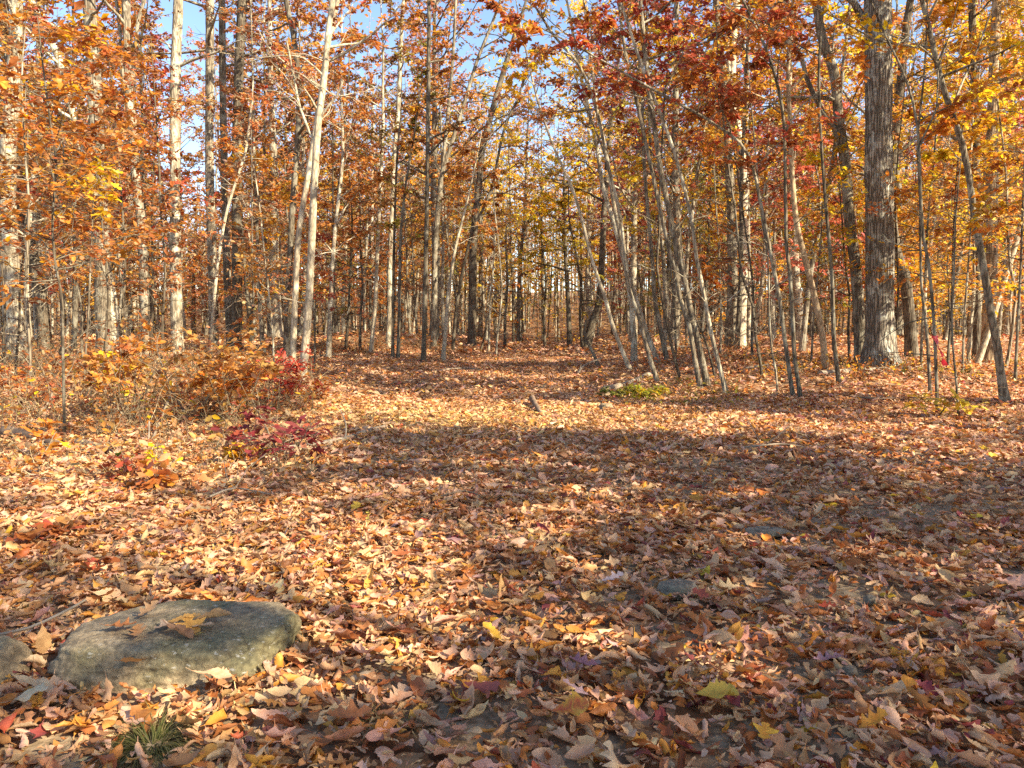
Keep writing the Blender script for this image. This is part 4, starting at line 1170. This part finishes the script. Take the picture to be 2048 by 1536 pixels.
# single leaves that stand out
def one_leaf(u, v, size, widths, col, label, curl=(0.4, 0.5), yaw=None, tip=None, z_add=0.03, pos=None, tilt=0.25, cat='leaf', col2=None, nw=5, slant=0.3, seed=0):
    rgl = np.random.default_rng(seed + int(u * 3 + v))
    V, F, U = strip_leaf(widths, curl[0], curl[1], rgl.normal(0, 0.25), 0.12, nw, slant, int(u + v))
    C = np.tile(np.array(col, np.float32), (len(V), 1)) * (1 + rgl.normal(0, 0.06, (len(V), 1)))
    if col2 is not None:
        k = np.clip(np.abs(U[:, 1:2]) * 0.9 + rgl.normal(0, 0.2, (len(V), 1)), 0, 1)
        C = C * (1 - k) + np.array(col2) * k
    m = MB(); m.add(V * size, F, C, U)
    p = ground_at(u, v) if pos is None else pos
    o = link('fallen_leaf', m.mesh('fallen_leaf', M_LITTER), loc=(p[0], p[1], p[2] + z_add))
    o.rotation_euler = (rgl.normal(0, tilt), rgl.normal(0, tilt), yaw if yaw is not None else rgl.uniform(0, 6.28))
    tag(o, label, cat, 'fallen leaves that stand out')
    return o


MAPLE = w_oak(21, 2.0, 0.56); OAKW = w_oak(25, 3.5, 0.36); CHEST = w_chestnut(25, fat=0.25); OVAL = w_oval(15, 0.27); WIDE = w_chestnut(21, fat=0.40)
one_leaf(1140, 1468, 0.135, WIDE, (0.58, 0.12, 0.04), 'broad red leaf with yellow rim lying in the near foreground', (0.5, 0.4), yaw=0.2, z_add=0.095, col2=(0.75, 0.45, 0.05), tilt=0.12)
one_leaf(1432, 1440, 0.16, WIDE, (0.62, 0.40, 0.06), 'large mustard yellow leaf curled up in the near foreground', (0.5, 1.0), yaw=0.05, z_add=0.095, tilt=0.15)
one_leaf(1528, 1518, 0.085, MAPLE, (0.75, 0.30, 0.04), 'small bright orange and yellow maple leaf at the bottom of the picture', (0.3, 0.5), yaw=1.2, z_add=0.095, col2=(0.75, 0.5, 0.04), tilt=0.2)
one_leaf(985, 1305, 0.13, CHEST, (0.74, 0.42, 0.05), 'glowing golden leaf tilted in the middle of the foreground', (0.3, 0.5), yaw=2.3, z_add=0.095, tilt=0.3)
one_leaf(1000, 1212, 0.14, OVAL, (0.55, 0.32, 0.13), 'upright tan leaf propped among the leaves', (0.2, 0.3), yaw=1.4, z_add=0.105, tilt=0.9)
one_leaf(1480, 1310, 0.10, CHEST, (0.58, 0.30, 0.07), 'orange leaf standing on edge right of the middle', (0.3, 0.6), yaw=1.3, z_add=0.095, tilt=0.7)
one_leaf(375, 1440, 0.075, OVAL, (0.78, 0.22, 0.03), 'bright orange oval leaf just in front of the large boulder', (0.2, 0.4), yaw=1.4, z_add=0.105, tilt=0.5)
one_leaf(1655, 1358, 0.14, OAKW, (0.36, 0.20, 0.22), 'dull purple oak leaf beside the small smooth stone', (0.4, 1.2), yaw=0.3, z_add=0.085)
one_leaf(1950, 1054, 0.10, MAPLE, (0.72, 0.55, 0.05), 'single yellow leaf on the bare earth at the right', (0.3, 0.4), yaw=0.4, z_add=0.075)
one_leaf(1400, 1215, 0.085, MAPLE, (0.40, 0.09, 0.05), 'red leaf lying at the right end of the flat pale stone', (0.3, 0.4), yaw=-0.4, z_add=0.075)
one_leaf(65, 1420, 0.17, CHEST, (0.60, 0.45, 0.27), 'wide pale tan leaf in front of the small dark boulder', (0.3, 0.4), yaw=0.7, z_add=0.105)
one_leaf(50, 1445, 0.16, WIDE, (0.60, 0.50, 0.30), 'cream leaf with green specks at the lower left', (0.3, 0.3), yaw=0.3, z_add=0.095)
one_leaf(90, 1330, 0.13, CHEST, (0.58, 0.33, 0.14), 'ribbed orange tan leaf propped between the two boulders', (0.5, 0.6), yaw=2.0, z_add=0.11, tilt=0.5)
one_leaf(140, 1340, 0.15, OAKW, (0.55, 0.42, 0.34), 'greyish oak leaf leaning on the left end of the large boulder', (0.4, 0.5), yaw=2.1, z_add=0.10, tilt=0.4)
one_leaf(285, 1368, 0.16, OAKW, (0.46, 0.20, 0.05), 'long brown oak leaf standing against the front of the large boulder', (0.3, 0.6), yaw=0.8, z_add=0.11, tilt=0.45)
one_leaf(425, 1405, 0.15, CHEST, (0.60, 0.38, 0.22), 'ribbed tan leaf propped against the lower front of the large boulder', (0.3, 0.7), yaw=0.2, z_add=0.11)
one_leaf(700, 1480, 0.17, OAKW, (0.45, 0.17, 0.06), 'big rust oak leaf at the bottom left of the middle', (0.5, 0.6), yaw=0.6, z_add=0.095)
one_leaf(1165, 1365, 0.0001 + 0.13, OAKW, (0.30, 0.14, 0.17), 'dark purple oak leaf half curled right of the golden leaf', (0.5, 0.9), yaw=0.3, z_add=0.085)
one_leaf(1150, 1425, 0.11, OAKW, (0.46, 0.30, 0.30), 'pale mauve lobed leaf above the broad red leaf', (0.3, 0.3), yaw=2.6, z_add=0.095)
one_leaf(1225, 1190, 0.13, OAKW, (0.55, 0.42, 0.40), 'pale pinkish lobed leaf lying flat right of the middle', (0.3, 0.3), yaw=0.4, z_add=0.095)
# leaves on the boulder
from mathutils.bvhtree import BVHTree
BVH = BVHTree.FromPolygons([v.co for v in boulder.data.vertices], [tuple(p.vertices) for p in boulder.data.polygons])
for k, (du, dy, sz, wd, cl, lb, cv, yw) in enumerate([(-0.16, -0.02, 0.13, OAKW, (0.46, 0.18, 0.06), 'reddish brown oak leaf on the left of the boulder top', (0.5, 0.8), 0.2), (-0.07, -0.06, 0.12, OAKW, (0.50, 0.25, 0.10), 'brown lobed leaf hanging over the front edge of the boulder', (0.7, 0.5), 2.0),
                                            (0.02, 0.00, 0.11, MAPLE, (0.58, 0.40, 0.26), 'pale tan leaf at the left of the leaf heap on the boulder', (0.4, 0.9), 1.0), (0.07, 0.05, 0.15, CHEST, (0.56, 0.30, 0.08), 'long orange tan leaf across the back of the leaf heap on the boulder', (0.3, 0.8), 0.1),
                                            (0.13, -0.01, 0.12, MAPLE, (0.60, 0.31, 0.07), 'orange leaf on top of the leaf heap on the boulder', (0.6, 0.6), 2.2), (0.10, -0.06, 0.15, CHEST, (0.38, 0.20, 0.10), 'curled brown leaf along the front of the leaf heap on the boulder', (0.2, 2.0), -0.4),
                                            (0.18, 0.00, 0.10, OVAL, (0.58, 0.40, 0.24), 'tan leaf at the right of the leaf heap on the boulder', (0.3, 0.7), 0.3), (0.19, 0.08, 0.16, OVAL, (0.46, 0.28, 0.13), 'thin brown curled leaf towards the right end of the boulder top', (0.2, 2.2), 0.1),
                                            (0.185, -0.075, 0.045, OVAL, (0.70, 0.52, 0.10), 'tiny yellow leaf on the front edge of the boulder top', (0.2, 0.3), 0.3), (-0.12, 0.14, 0.12, OAKW, (0.44, 0.26, 0.13), 'brown leaf at the back edge of the boulder top', (0.5, 0.9), 1.3)]):
    dy -= 0.08
    hit = BVH.ray_cast(Vector((du, dy, 1.0)), Vector((0, 0, -1)))[0]
    zz = hit.z if hit else 0.18
    one_leaf(300 + k, 1280, sz, wd, cl, lb, cv, yaw=yw, z_add=0.0, pos=(bx + du, by + dy, zz + 0.025), tilt=0.22)


# ------------------------------------------------------------------ logs and sticks
def log(name, label, px, w, mat, lift=0.0, sides=10, rough=0.1, stubs=0, cat='log', seed=1, dz=None):
    rgk = np.random.default_rng(seed)
    P = [ground_at(u, v) for u, v in px]
    R = [a / 2 * p[1] / F_PX for a, p in zip(np.linspace(w[0], w[1], len(px)), P)]
    for i, p in enumerate(P):
        p[2] += R[i] * 0.6 + lift + (dz[i] if dz else 0)
    S, SR = resample(P, R, 0.06)
    S += rgk.normal(0, SR.mean() * 0.05, S.shape)
    mb = MB(); tube(mb, S, SR, sides, rough=rough, rng=rgk)
    for e, dd in ((0, -1), (-1, 1)):
        tube(mb, np.array([S[e], S[e] + unit(S[e] - S[e - dd]) * SR[e] * 0.15]), np.array([SR[e], SR[e] * 0.05]), sides)
    for k in range(stubs):
        i = rgk.integers(1, len(S) - 1)
        a = rgk.uniform(-1, 1)
        tube(mb, wander(S[i], [a, rgk.normal(0, .3), rgk.uniform(0.3, 1)], rgk.uniform(0.15, 0.45), 4, rgk), np.linspace(SR[i] * 0.45, 0.004, 5), 5)
    g = P[0].copy()
    o = link(name, mb.mesh(name, mat, origin=g), loc=tuple(g))
    return tag(o, label, cat)


log('fallen_log', 'dark rotting log lying at the left edge under the brush', [(12, 872), (60, 880), (112, 893)], (26, 22), M_ROT, rough=0.12)
log('fallen_log', 'long pale weathered log lying level among leaves at the left edge', [(-60, 990), (40, 985), (130, 973), (215, 952)], (40, 24), M_DEAD, rough=0.14, lift=-0.085)
log('fallen_log', 'short dark piece of rotten log in the leaves right of the rotting one', [(158, 890), (195, 899), (230, 912)], (18, 13), M_ROT)
log('fallen_branch', 'grey fallen branch with an upright stub at the left edge of the track', [(560, 908), (640, 895), (690, 884), (735, 868), (772, 858)], (13, 8), M_DEAD, stubs=1, cat='branch', lift=0.02)
log('fallen_branch', 'dead forked branch lying on the track near the rounded stone', [(1064, 812), (1074, 822), (1090, 834), (1130, 830)], (13, 6), M_ROT, stubs=0, cat='branch', dz=[0.10, 0.04, 0, 0])
log('fallen_log', 'mossy log lying up the slope beside the green plant', [(1208, 784), (1255, 772), (1300, 752)], (15, 11), M_DEAD)
log('fallen_log', 'pale sunlit log lying behind the leaning row', [(1322, 705), (1360, 700), (1420, 702)], (12, 10), M_DEAD)
log('fallen_log', 'grey log lying across the foot of the great oak', [(1640, 752), (1700, 746), (1760, 742), (1840, 738)], (14, 8), M_DEAD, stubs=2)
log('fallen_branch', 'short pale stick lying on the far track', [(1010, 722), (1040, 718)], (7, 4), M_DEAD, cat='branch')
log('fallen_branch', 'leaning white broken stick in the brush at the left', [(303, 888), (325, 860), (348, 828)], (6, 4), M_DEAD, cat='branch', dz=[0, 0.18, 0.36], stubs=1)
log('fallen_branch', 'upright white broken stub in the brush at the left', [(297, 888), (299, 886), (300, 884)], (4, 3), M_DEAD, cat='branch', dz=[0, 0.12, 0.24])
log('fallen_branch', 'bleached forked stick in the brush above the rotting log', [(75, 838), (100, 822), (112, 804), (140, 800)], (5, 3), M_DEAD, cat='branch', dz=[0.02, 0.15, 0.25, 0.3], stubs=2)
log('fallen_branch', 'long thin bare stem slanting through the brush', [(150, 800), (190, 780), (250, 775)], (4, 2), M_DEAD, cat='branch', dz=[0.05, 0.5, 1.0])
log('fallen_branch', 'thin twig resting against the left end of the large boulder', [(-20, 1292), (60, 1288), (150, 1275), (175, 1268)], (7, 4), M_DEAD, cat='twig', dz=[0.04, 0.07, 0.14, 0.16], sides=5)

for k, (pp, ww, lb, dz) in enumerate([
        ([(1156, 752), (1170, 742), (1205, 736)], (5, 3), 'dark crooked dead branch below the short dead stem', [0.02, 0.12, 0.25]),
        ([(610, 722), (650, 716), (700, 713)], (6, 3), 'thin dead branch lying across the left verge below the mound', [0.02, 0.04, 0.03]),
        ([(1490, 742), (1540, 738), (1580, 741)], (5, 3), 'thin dead branch in the leaves behind the sunny pair', [0.02, 0.05, 0.03]),
        ([(1180, 800), (1160, 808), (1110, 812)], (4, 2), 'slim bare twig lying on the track below the green plant', [0.03, 0.02, 0.03]),
        ([(880, 745), (930, 741), (965, 744)], (4, 2), 'slim stick lying on the left half of the shaded track', [0.02, 0.03, 0.02]),
        ([(1700, 800), (1745, 806), (1790, 803)], (5, 3), 'dead stick among the leaves in front of the great oak', [0.02, 0.04, 0.02]),
        ([(1490, 905), (1560, 900), (1610, 904)], (5, 3), 'bare twig lying in the shade at the right of the clearing', [0.02, 0.03, 0.02]),
        ([(880, 1010), (930, 1003), (965, 1010)], (5, 3), 'bare twig among the leaves in the middle of the clearing', [0.03, 0.05, 0.03]),
        ([(420, 1010), (470, 1000), (540, 1004)], (5, 3), 'thin crooked stick in the sunlit leaves left of the middle', [0.03, 0.06, 0.03])]):
    log('fallen_branch', lb, pp, ww, M_ROT if k % 2 else M_DEAD, cat='twig', sides=5, stubs=2, seed=40 + k, dz=dz, lift=0.03)

# ------------------------------------------------------------------ shrubs and seedlings
def shrub(name, label, base, height, spread, nst, pal, leaf=0.11, ltw=7, nb=6, near=False, flat=0.65, btint=(0.6, 0.55, 0.5), seed=0, cat='shrub', blen=None, ntw=4):
    rgk = np.random.default_rng(seed + int(base[0] * 5 + base[1]))
    g = ground_at(*base)
    mb = MB(); acc = []
    for s in range(nst):
        a = rgk.uniform(0, 6.28)
        d = unit([math.cos(a) * spread / height, math.sin(a) * spread / height, 1.0])
        h = height * rgk.uniform(0.65, 1.1)
        P = wander(g + [math.cos(a) * 0.05, math.sin(a) * 0.05, -0.02], d, h, 6, rgk, wob=0.1)
        S, SR = resample(P, np.linspace(0.006 + 0.006 * height, 0.003, 7), 0.08)
        tube(mb, S, SR, 5)
        lv = branchwork(mb, S, SR, rgk, nb, 0.3, 1.0, blen or height * 0.45, 0.006, ntw, ltw, leaf, flat, rise=0.5)
        acc.append(lv)
    r = empty(name, tuple(g), label, cat)
    st = link('stem', mb.mesh('stem', M_BARK, origin=g), r); st.color = (*btint, 1)
    Pl, X, Z, Sz = (np.concatenate([a[k] for a in acc]) for k in range(4))
    kz = Pl[:, 2] > hgt(Pl[:, 0], Pl[:, 1]) + 0.03
    cb = MB(); place(cb, T_NEAR if near else T_SIX, Pl[kz], X[kz], Z[kz], Sz[kz], pal_colors(pal, kz.sum(), rgk), rng=rgk)
    link('leaves', cb.mesh('leaves', M_NEARLEAF if near else M_CROWN, origin=g), r)
    return r


shrub('shrub', 'broad orange leaved shrub in front of the blotched sunlit trunk', (385, 842), 1.6, 1.0, 7, [(ORANGE, 3), (RUST, 1.5), (AMBER, 1.5)], near=True, leaf=0.14, nb=8, ltw=5, ntw=3)
shrub('shrub', 'bushy amber shrub with dark stems left of the orange one', (262, 838), 1.35, 0.8, 6, [(AMBER, 2), (ORANGE, 2), (YELLOW, 0.5), (RUST, 1)], near=True, leaf=0.14, nb=7, ltw=4, ntw=3)
shrub('shrub', 'scarlet leaved shrub by the crooked trunk', (540, 812), 1.2, 0.6, 5, [((0.66, 0.10, 0.06), 3), (SALMON, 1.5), (RED, 1)], near=True, nb=7, ltw=6, ntw=3, leaf=0.13)
shrub('shrub', 'low dark red oak seedling clump at the left edge of the track', (572, 918), 0.72, 0.60, 4, [((0.26, 0.045, 0.045), 2), (CRIMSON, 1.5), (RED, 0.8)], near=True, leaf=0.14, nb=5, ltw=3, ntw=3, blen=0.42)
shrub('seedling', 'yellow leaved seedling in front of the dark red clump', (490, 918), 0.26, 0.24, 3, [(YELLOW, 1.5), (GOLD, 3)], near=True, leaf=0.10, nb=5, ltw=3, ntw=2, cat='seedling')
shrub('seedling', 'seedling with a few bright yellow upright leaves', (340, 945), 0.30, 0.06, 2, [(YELLOW, 3)], near=True, leaf=0.09, nb=3, ltw=2, ntw=2, flat=0.3, cat='seedling')
shrub('seedling', 'oak seedling with red and green leaves left of the yellow leaves', (262, 952), 0.34, 0.16, 2, [(RED, 2), (RUST, 2), (GREEN, 1)], near=True, leaf=0.13, nb=4, ltw=3, ntw=2, cat='seedling')
shrub('seedling', 'orange oak seedling standing in front of the pale weathered log', (300, 985), 0.26, 0.12, 2, [(ORANGE, 2), (RUST, 2)], near=True, leaf=0.14, nb=4, ltw=3, ntw=2, cat='seedling', flat=0.35)
shrub('seedling', 'slim seedling with orange leaves beside the rotting log', (74, 925), 0.42, 0.16, 2, [(ORANGE, 3), (GOLD, 1), (SALMON, 1)], near=True, leaf=0.12, nb=5, ltw=3, ntw=2, cat='seedling')
shrub('seedling', 'rust red seedling bending at the lower left edge', (110, 1085), 0.16, 0.2, 3, [(RED, 2), (RUST, 2)], near=True, leaf=0.12, nb=4, ltw=3, ntw=2, cat='seedling')
shrub('seedling', 'small red seedling rising behind the large boulder', (203, 1150), 0.20, 0.05, 1, [(RED, 2), (RUST, 1)], near=True, leaf=0.09, nb=3, ltw=3, ntw=2, cat='seedling')
shrub('shrub', 'yellow leaved seedling at the foot of the red ribbon stem', (1872, 832), 0.55, 0.55, 4, [((0.80, 0.56, 0.07), 2), ((0.78, 0.42, 0.04), 2)], near=True, leaf=0.17, nb=3, ltw=3, ntw=2)
shrub('shrub', 'yellow green plant growing by the mossy log', (1290, 800), 0.45, 0.55, 9, [((0.52, 0.50, 0.06), 3), ((0.30, 0.32, 0.05), 1.5), (YELLOW, 1)], leaf=0.06, nb=7, ltw=6)
shrub('shrub', 'dull green grassy plant at the lower end of the mossy log', (1225, 795), 0.28, 0.5, 8, [((0.22, 0.22, 0.05), 3), (OLIVE, 2)], leaf=0.07, nb=6, ltw=5)
shrub('shrub', 'red leaved shrub at the foot of the crooked trunk', (640, 800), 0.5, 0.4, 3, [(RED, 2), (RUST, 2), (ORANGE, 1)], leaf=0.10, nb=5, ltw=4, ntw=3)
shrub('shrub', 'reddish tan shrub at the far left behind the rotting log', (60, 812), 0.9, 0.8, 6, [(SALMON, 2), (RUST, 2), (ORANGE, 1)], nb=6, ltw=5, leaf=0.10, ntw=3)
shrub('shrub', 'tangled rust shrub between the left saplings', (165, 800), 1.1, 0.8, 6, P_RUST, nb=6, ltw=5, leaf=0.10, ntw=3)
shrub('shrub', 'tan and orange shrub behind the scarlet one', (470, 770), 1.1, 0.8, 6, P_AMBER, nb=6, ltw=5, leaf=0.11, ntw=3)

# seed stalk
def stalk():
    g = ground_at(737, 1112)
    rgk = np.random.default_rng(4)
    mb = MB()
    P = np.array([g, g + [0.004, 0, 0.09], g + [-0.003, 0, 0.18], g + [0.0, 0, 0.26]])
    S, SR = resample(P, [0.0022, 0.002, 0.0016, 0.001], 0.02)
    tube(mb, S, SR, 5, col=np.array([0.9, 0.55, 0.35]))
    r = empty('seed_stalk', tuple(g), 'single thin plant stalk with a yellow seed head standing among the leaves', 'plant')
    link('stem', mb.mesh('stem', M_BARK, origin=g), r)
    cb = MB(); n = 46
    t = rgk.uniform(0.72, 1.0, n)
    pos = g + np.stack([rgk.normal(0, 0.003, n), rgk.normal(0, 0.003, n), t * 0.27], -1)
    X = np.stack([rgk.normal(0, 1, n), rgk.normal(0, 1, n), rgk.uniform(0.3, 1, n)], -1)
    place(cb, T_SIX, pos, X, rgk.normal(0, 1, (n, 3)), np.full(n, 0.013), pal_colors([((0.55, 0.48, 0.12), 1)], n, rgk), rng=rgk)
    link('seed_head', cb.mesh('seed_head', M_CROWN, origin=g), r)


stalk()


# grass
def tuft(label, px, n, L, spread, cols):
    rgk = np.random.default_rng(int(px[0]))
    g = ground_at(*px)
    mb = MB()
    for k in range(n):
        a = rgk.uniform(0, 6.28); r = spread * math.sqrt(rgk.random())
        b = g + [math.cos(a) * r, math.sin(a) * r, 0.0]
        d = unit([math.cos(a) * 0.8, math.sin(a) * 0.8, rgk.uniform(0.6, 1.6)])
        l = L * rgk.uniform(0.5, 1.2)
        P = wander(b, d, l, 5, rgk, up=-0.42, wob=0.14)
        w = np.linspace(0.0022, 0.0004, 6)[:, None]
        s = unit(np.cross(d, [0, 0, 1]))
        V = np.stack([P - s * w, P + s * w], 1).reshape(-1, 3)
        F = [[2 * i, 2 * i + 1, 2 * i + 3, 2 * i + 2] for i in range(5)]
        c = np.array(cols[rgk.integers(len(cols))]) * rgk.uniform(0.7, 1.25)
        mb.add(V, F, c)
    o = link('grass_tuft', mb.mesh('grass_tuft', M_CROWN, origin=g), loc=tuple(g))
    tag(o, label, 'grass', 'grass tufts among the leaves')


DRYG = [(0.34, 0.28, 0.13), (0.22, 0.20, 0.09), (0.14, 0.16, 0.05)]
GRN = [(0.12, 0.20, 0.04), (0.18, 0.26, 0.06), (0.25, 0.26, 0.10)]
tuft('drooping dry grass tuft at the bottom left in front of the boulder', (305, 1490), 420, 0.17, 0.085, [(0.26, 0.22, 0.09), (0.16, 0.16, 0.05), (0.10, 0.11, 0.03)])
tuft('small green grass tuft right of the boulder', (688, 1282), 70, 0.09, 0.05, GRN)
tuft('dry olive grass tuft below the green one right of the boulder', (760, 1445), 90, 0.11, 0.07, DRYG)
tuft('short green grass wisp behind the flat pale stone', (1405, 1180), 60, 0.08, 0.07, GRN)
tuft('short green grass in the bare patch right of the flat pale stone', (1530, 1268), 60, 0.06, 0.07, GRN)
tuft('tiny green sprout in front of the golden leaf', (845, 1290), 30, 0.06, 0.03, GRN)
tuft('dry grass wisp at the left of the dark red clump', (430, 890), 90, 0.30, 0.25, DRYG)
tuft('olive grass wisp in the sunlit patch at the right', (1840, 925), 60, 0.10, 0.12, GRN)
tuft('pale grass wisp in the middle of the track', (1010, 945), 50, 0.10, 0.12, DRYG)
tuft('green wisp right of the small smooth stone', (1985, 1330), 40, 0.05, 0.05, GRN)

# ------------------------------------------------------------------ brush under the trees (nobody could count its stems)
def brush():
    rgk = np.random.default_rng(31)
    mb = MB()
    LP, LC, LS = [], [], []

    def patch(u0, u1, v0, v1, n, hmin, hmax, pal, leafy):
        for k in range(n):
            u = rgk.uniform(u0, u1); v = rgk.uniform(v0, v1)
            g = ground_at(u, v)
            h = rgk.uniform(hmin, hmax)
            a = rgk.uniform(0, 6.28); e = rgk.uniform(0.1, 1.1)
            P = wander(g, [math.cos(a) * e, math.sin(a) * e, 1], h, 5, rgk, up=-0.12, wob=0.2)
            c = np.array([0.95, 0.82, 0.62]) * rgk.uniform(0.45, 1.3)
            tube(mb, P, np.linspace(0.0045, 0.0015, 6) * rgk.uniform(0.8, 1.5), 3, col=c)
            if rgk.random() < 0.5:
                j = rgk.integers(1, 5)
                tube(mb, wander(P[j], unit(rgk.normal(0, 1, 3) + [0, 0, 0.7]), h * 0.4, 3, rgk), np.linspace(0.003, 0.0012, 4), 3, col=c)
            m = rgk.poisson(leafy)
            if m:
                t = rgk.uniform(0.4, 5, m); t0 = np.clip(t.astype(int), 0, 4)
                pos = P[t0] + (P[t0 + 1] - P[t0]) * (t - t0)[:, None] + rgk.normal(0, 0.03, (m, 3))
                LP.append(pos); LS.append(rgk.uniform(0.05, 0.12, m)); LC.append(pal_colors(pal, m, rgk, 0.2))

    patch(-60, 560, 745, 880, 900, 0.25, 1.05, [(AMBER, 2), (RUST, 2), (ORANGE, 2), (TAN, 2), (RED, 0.6), (YELLOW, 0.5), (OLIVE, 0.5)], 2.6)
    patch(-60, 420, 715, 760, 500, 0.5, 1.7, [(RUST, 3), (AMBER, 2), (SALMON, 1), (BROWN, 1)], 5)
    patch(350, 640, 735, 830, 500, 0.2, 0.7, [(AMBER, 2), (RED, 1), (ORANGE, 2), (TAN, 2)], 4)
    patch(-60, 640, 870, 960, 330, 0.10, 0.35, [(AMBER, 2), (TAN, 2), (ORANGE, 1)], 1.5)
    patch(1500, 2120, 722, 760, 500, 0.15, 0.55, [(ORANGE, 2), (GOLD, 2), (RUST, 2), (OLIVE, 0.7)], 4)
    patch(1280, 1540, 702, 735, 260, 0.15, 0.6, [(RUST, 2), (AMBER, 2), (RED, 1)], 4)
    patch(1240, 1480, 760, 815, 200, 0.10, 0.3, [(OLIVE, 2), (AMBER, 2)], 2.5)
    patch(560, 900, 690, 704, 420, 0.2, 0.8, [(RUST, 2), (BROWN, 2), (AMBER, 1)], 3)
    patch(1230, 1500, 690, 704, 420, 0.2, 0.9, [(RUST, 2), (AMBER, 2), (ORANGE, 1)], 3)
    patch(640, 900, 694, 712, 160, 0.15, 0.6, [(RUST, 2), (BROWN, 2)], 4)
    P = np.concatenate(LP); S = np.concatenate(LS); C = np.concatenate(LC); n = len(P)
    X = rgk.normal(0, 1, (n, 3)); X[:, 2] *= 0.5
    place(mb, T_SIX, P, X, np.array([0, 0, 1.0]) + rgk.normal(0, 0.6, (n, 3)), S, C, mi=1, rng=rgk)
    o = link('brush', mb.mesh('brush', [M_BARK, M_CROWN]))
    tag(o, 'tangled dry stems and small leaves of the brush under the trees', 'brush', kind='stuff')


brush()

# ------------------------------------------------------------------ red ribbon on the forked stem
def ribbon():
    g = ground_at(1876, 824); d = g[1] - 0.06
    pts = [(1868, 672), (1873, 684), (1877, 697), (1882, 707), (1884, 718), (1889, 731)]
    P = np.array([at_depth(u, v, d) for u, v in pts])
    P[:, 1] += [0, -0.02, -0.01, -0.03, -0.015, -0.03]
    w = 5.5 * d / F_PX
    mb = MB()
    n = 24
    S, _ = resample(P, np.ones(len(P)), 0.02)
    t = np.linspace(0, 1, len(S))[:, None]
    side = np.concatenate([np.cos(t * 5) * 0.9, np.sin(t * 5) * 0.7, 0.15 + 0 * t], 1)
    side = unit(side + np.array([0.5, 0, 0])) * w * (0.75 + 0.3 * np.sin(t * 9))
    V = np.stack([S - side, S, S + side], 1)
    V[:, 1, 1] -= 0.012
    V = V.reshape(-1, 3)
    F = []
    for i in range(len(S) - 1):
        for j in range(2):
            F.append([i * 3 + j, i * 3 + j + 1, i * 3 + 4 + j, i * 3 + 3 + j])
    mb.add(V, F)
    # loop round the stem
    c = at_depth(1869.5, 674, g[1]); a = np.linspace(0, 6.283, 13)
    for q in range(12):
        r = 0.045
        p0 = c + [math.cos(a[q]) * r, math.sin(a[q]) * r, 0]; p1 = c + [math.cos(a[q + 1]) * r, math.sin(a[q + 1]) * r, 0]
        mb.add(np.array([p0 - [0, 0, .02], p1 - [0, 0, .02], p1 + [0, 0, .022], p0 + [0, 0, .022]]), [[0, 1, 2, 3]])
    o = link('ribbon', mb.mesh('ribbon', M_RIBBON, origin=c), loc=tuple(c))
    tag(o, 'bright red marking ribbon tied round the forked slim stem', 'ribbon')


ribbon()

# ------------------------------------------------------------------ sky, sun, camera
w = bpy.data.worlds.new('World'); SC.world = w; w.use_nodes = True
nt = w.node_tree; nt.nodes.clear()
wo = nt.nodes.new('ShaderNodeOutputWorld'); bg = nt.nodes.new('ShaderNodeBackground'); sk = nt.nodes.new('ShaderNodeTexSky')
sk.sky_type = 'NISHITA'; sk.sun_disc = False; sk.sun_elevation = SUN_EL; sk.sun_rotation = SUN_AZ
sk.air_density = 1.0; sk.altitude = 1500; sk.dust_density = 1.0; sk.ozone_density = 1.0
bg.inputs['Strength'].default_value = 0.11
nt.links.new(sk.outputs[0], bg.inputs[0]); nt.links.new(bg.outputs[0], wo.inputs[0])

ld = bpy.data.lights.new('sun', 'SUN'); ld.energy = 5.0; ld.angle = math.radians(0.53); ld.color = (1.0, 0.88, 0.67)
lo = bpy.data.objects.new('sun', ld); COL.objects.link(lo)
lo.rotation_euler = Vector(tuple(SUN)).to_track_quat('Z', 'Y').to_euler()

cd = bpy.data.cameras.new('camera'); cam = bpy.data.objects.new('camera', cd); COL.objects.link(cam)
cd.sensor_width = 36; cd.lens = 36 * F_PX / 2048; cd.clip_end = 2000; cd.clip_start = 0.05
cam.location = (0, 0, CAM_Z); cam.rotation_euler = (math.pi / 2 - PITCH, 0, 0)
SC.camera = cam

SC.view_settings.view_transform = 'Standard'
SC.view_settings.look = 'None'
SC.view_settings.exposure = 1.65
SC.view_settings.gamma = 1.0
cy = SC.cycles
cy.max_bounces = 7; cy.diffuse_bounces = 5; cy.glossy_bounces = 2; cy.transmission_bounces = 4; cy.transparent_max_bounces = 4
cy.use_denoising = False
cy.caustics_reflective = False; cy.caustics_refractive = False
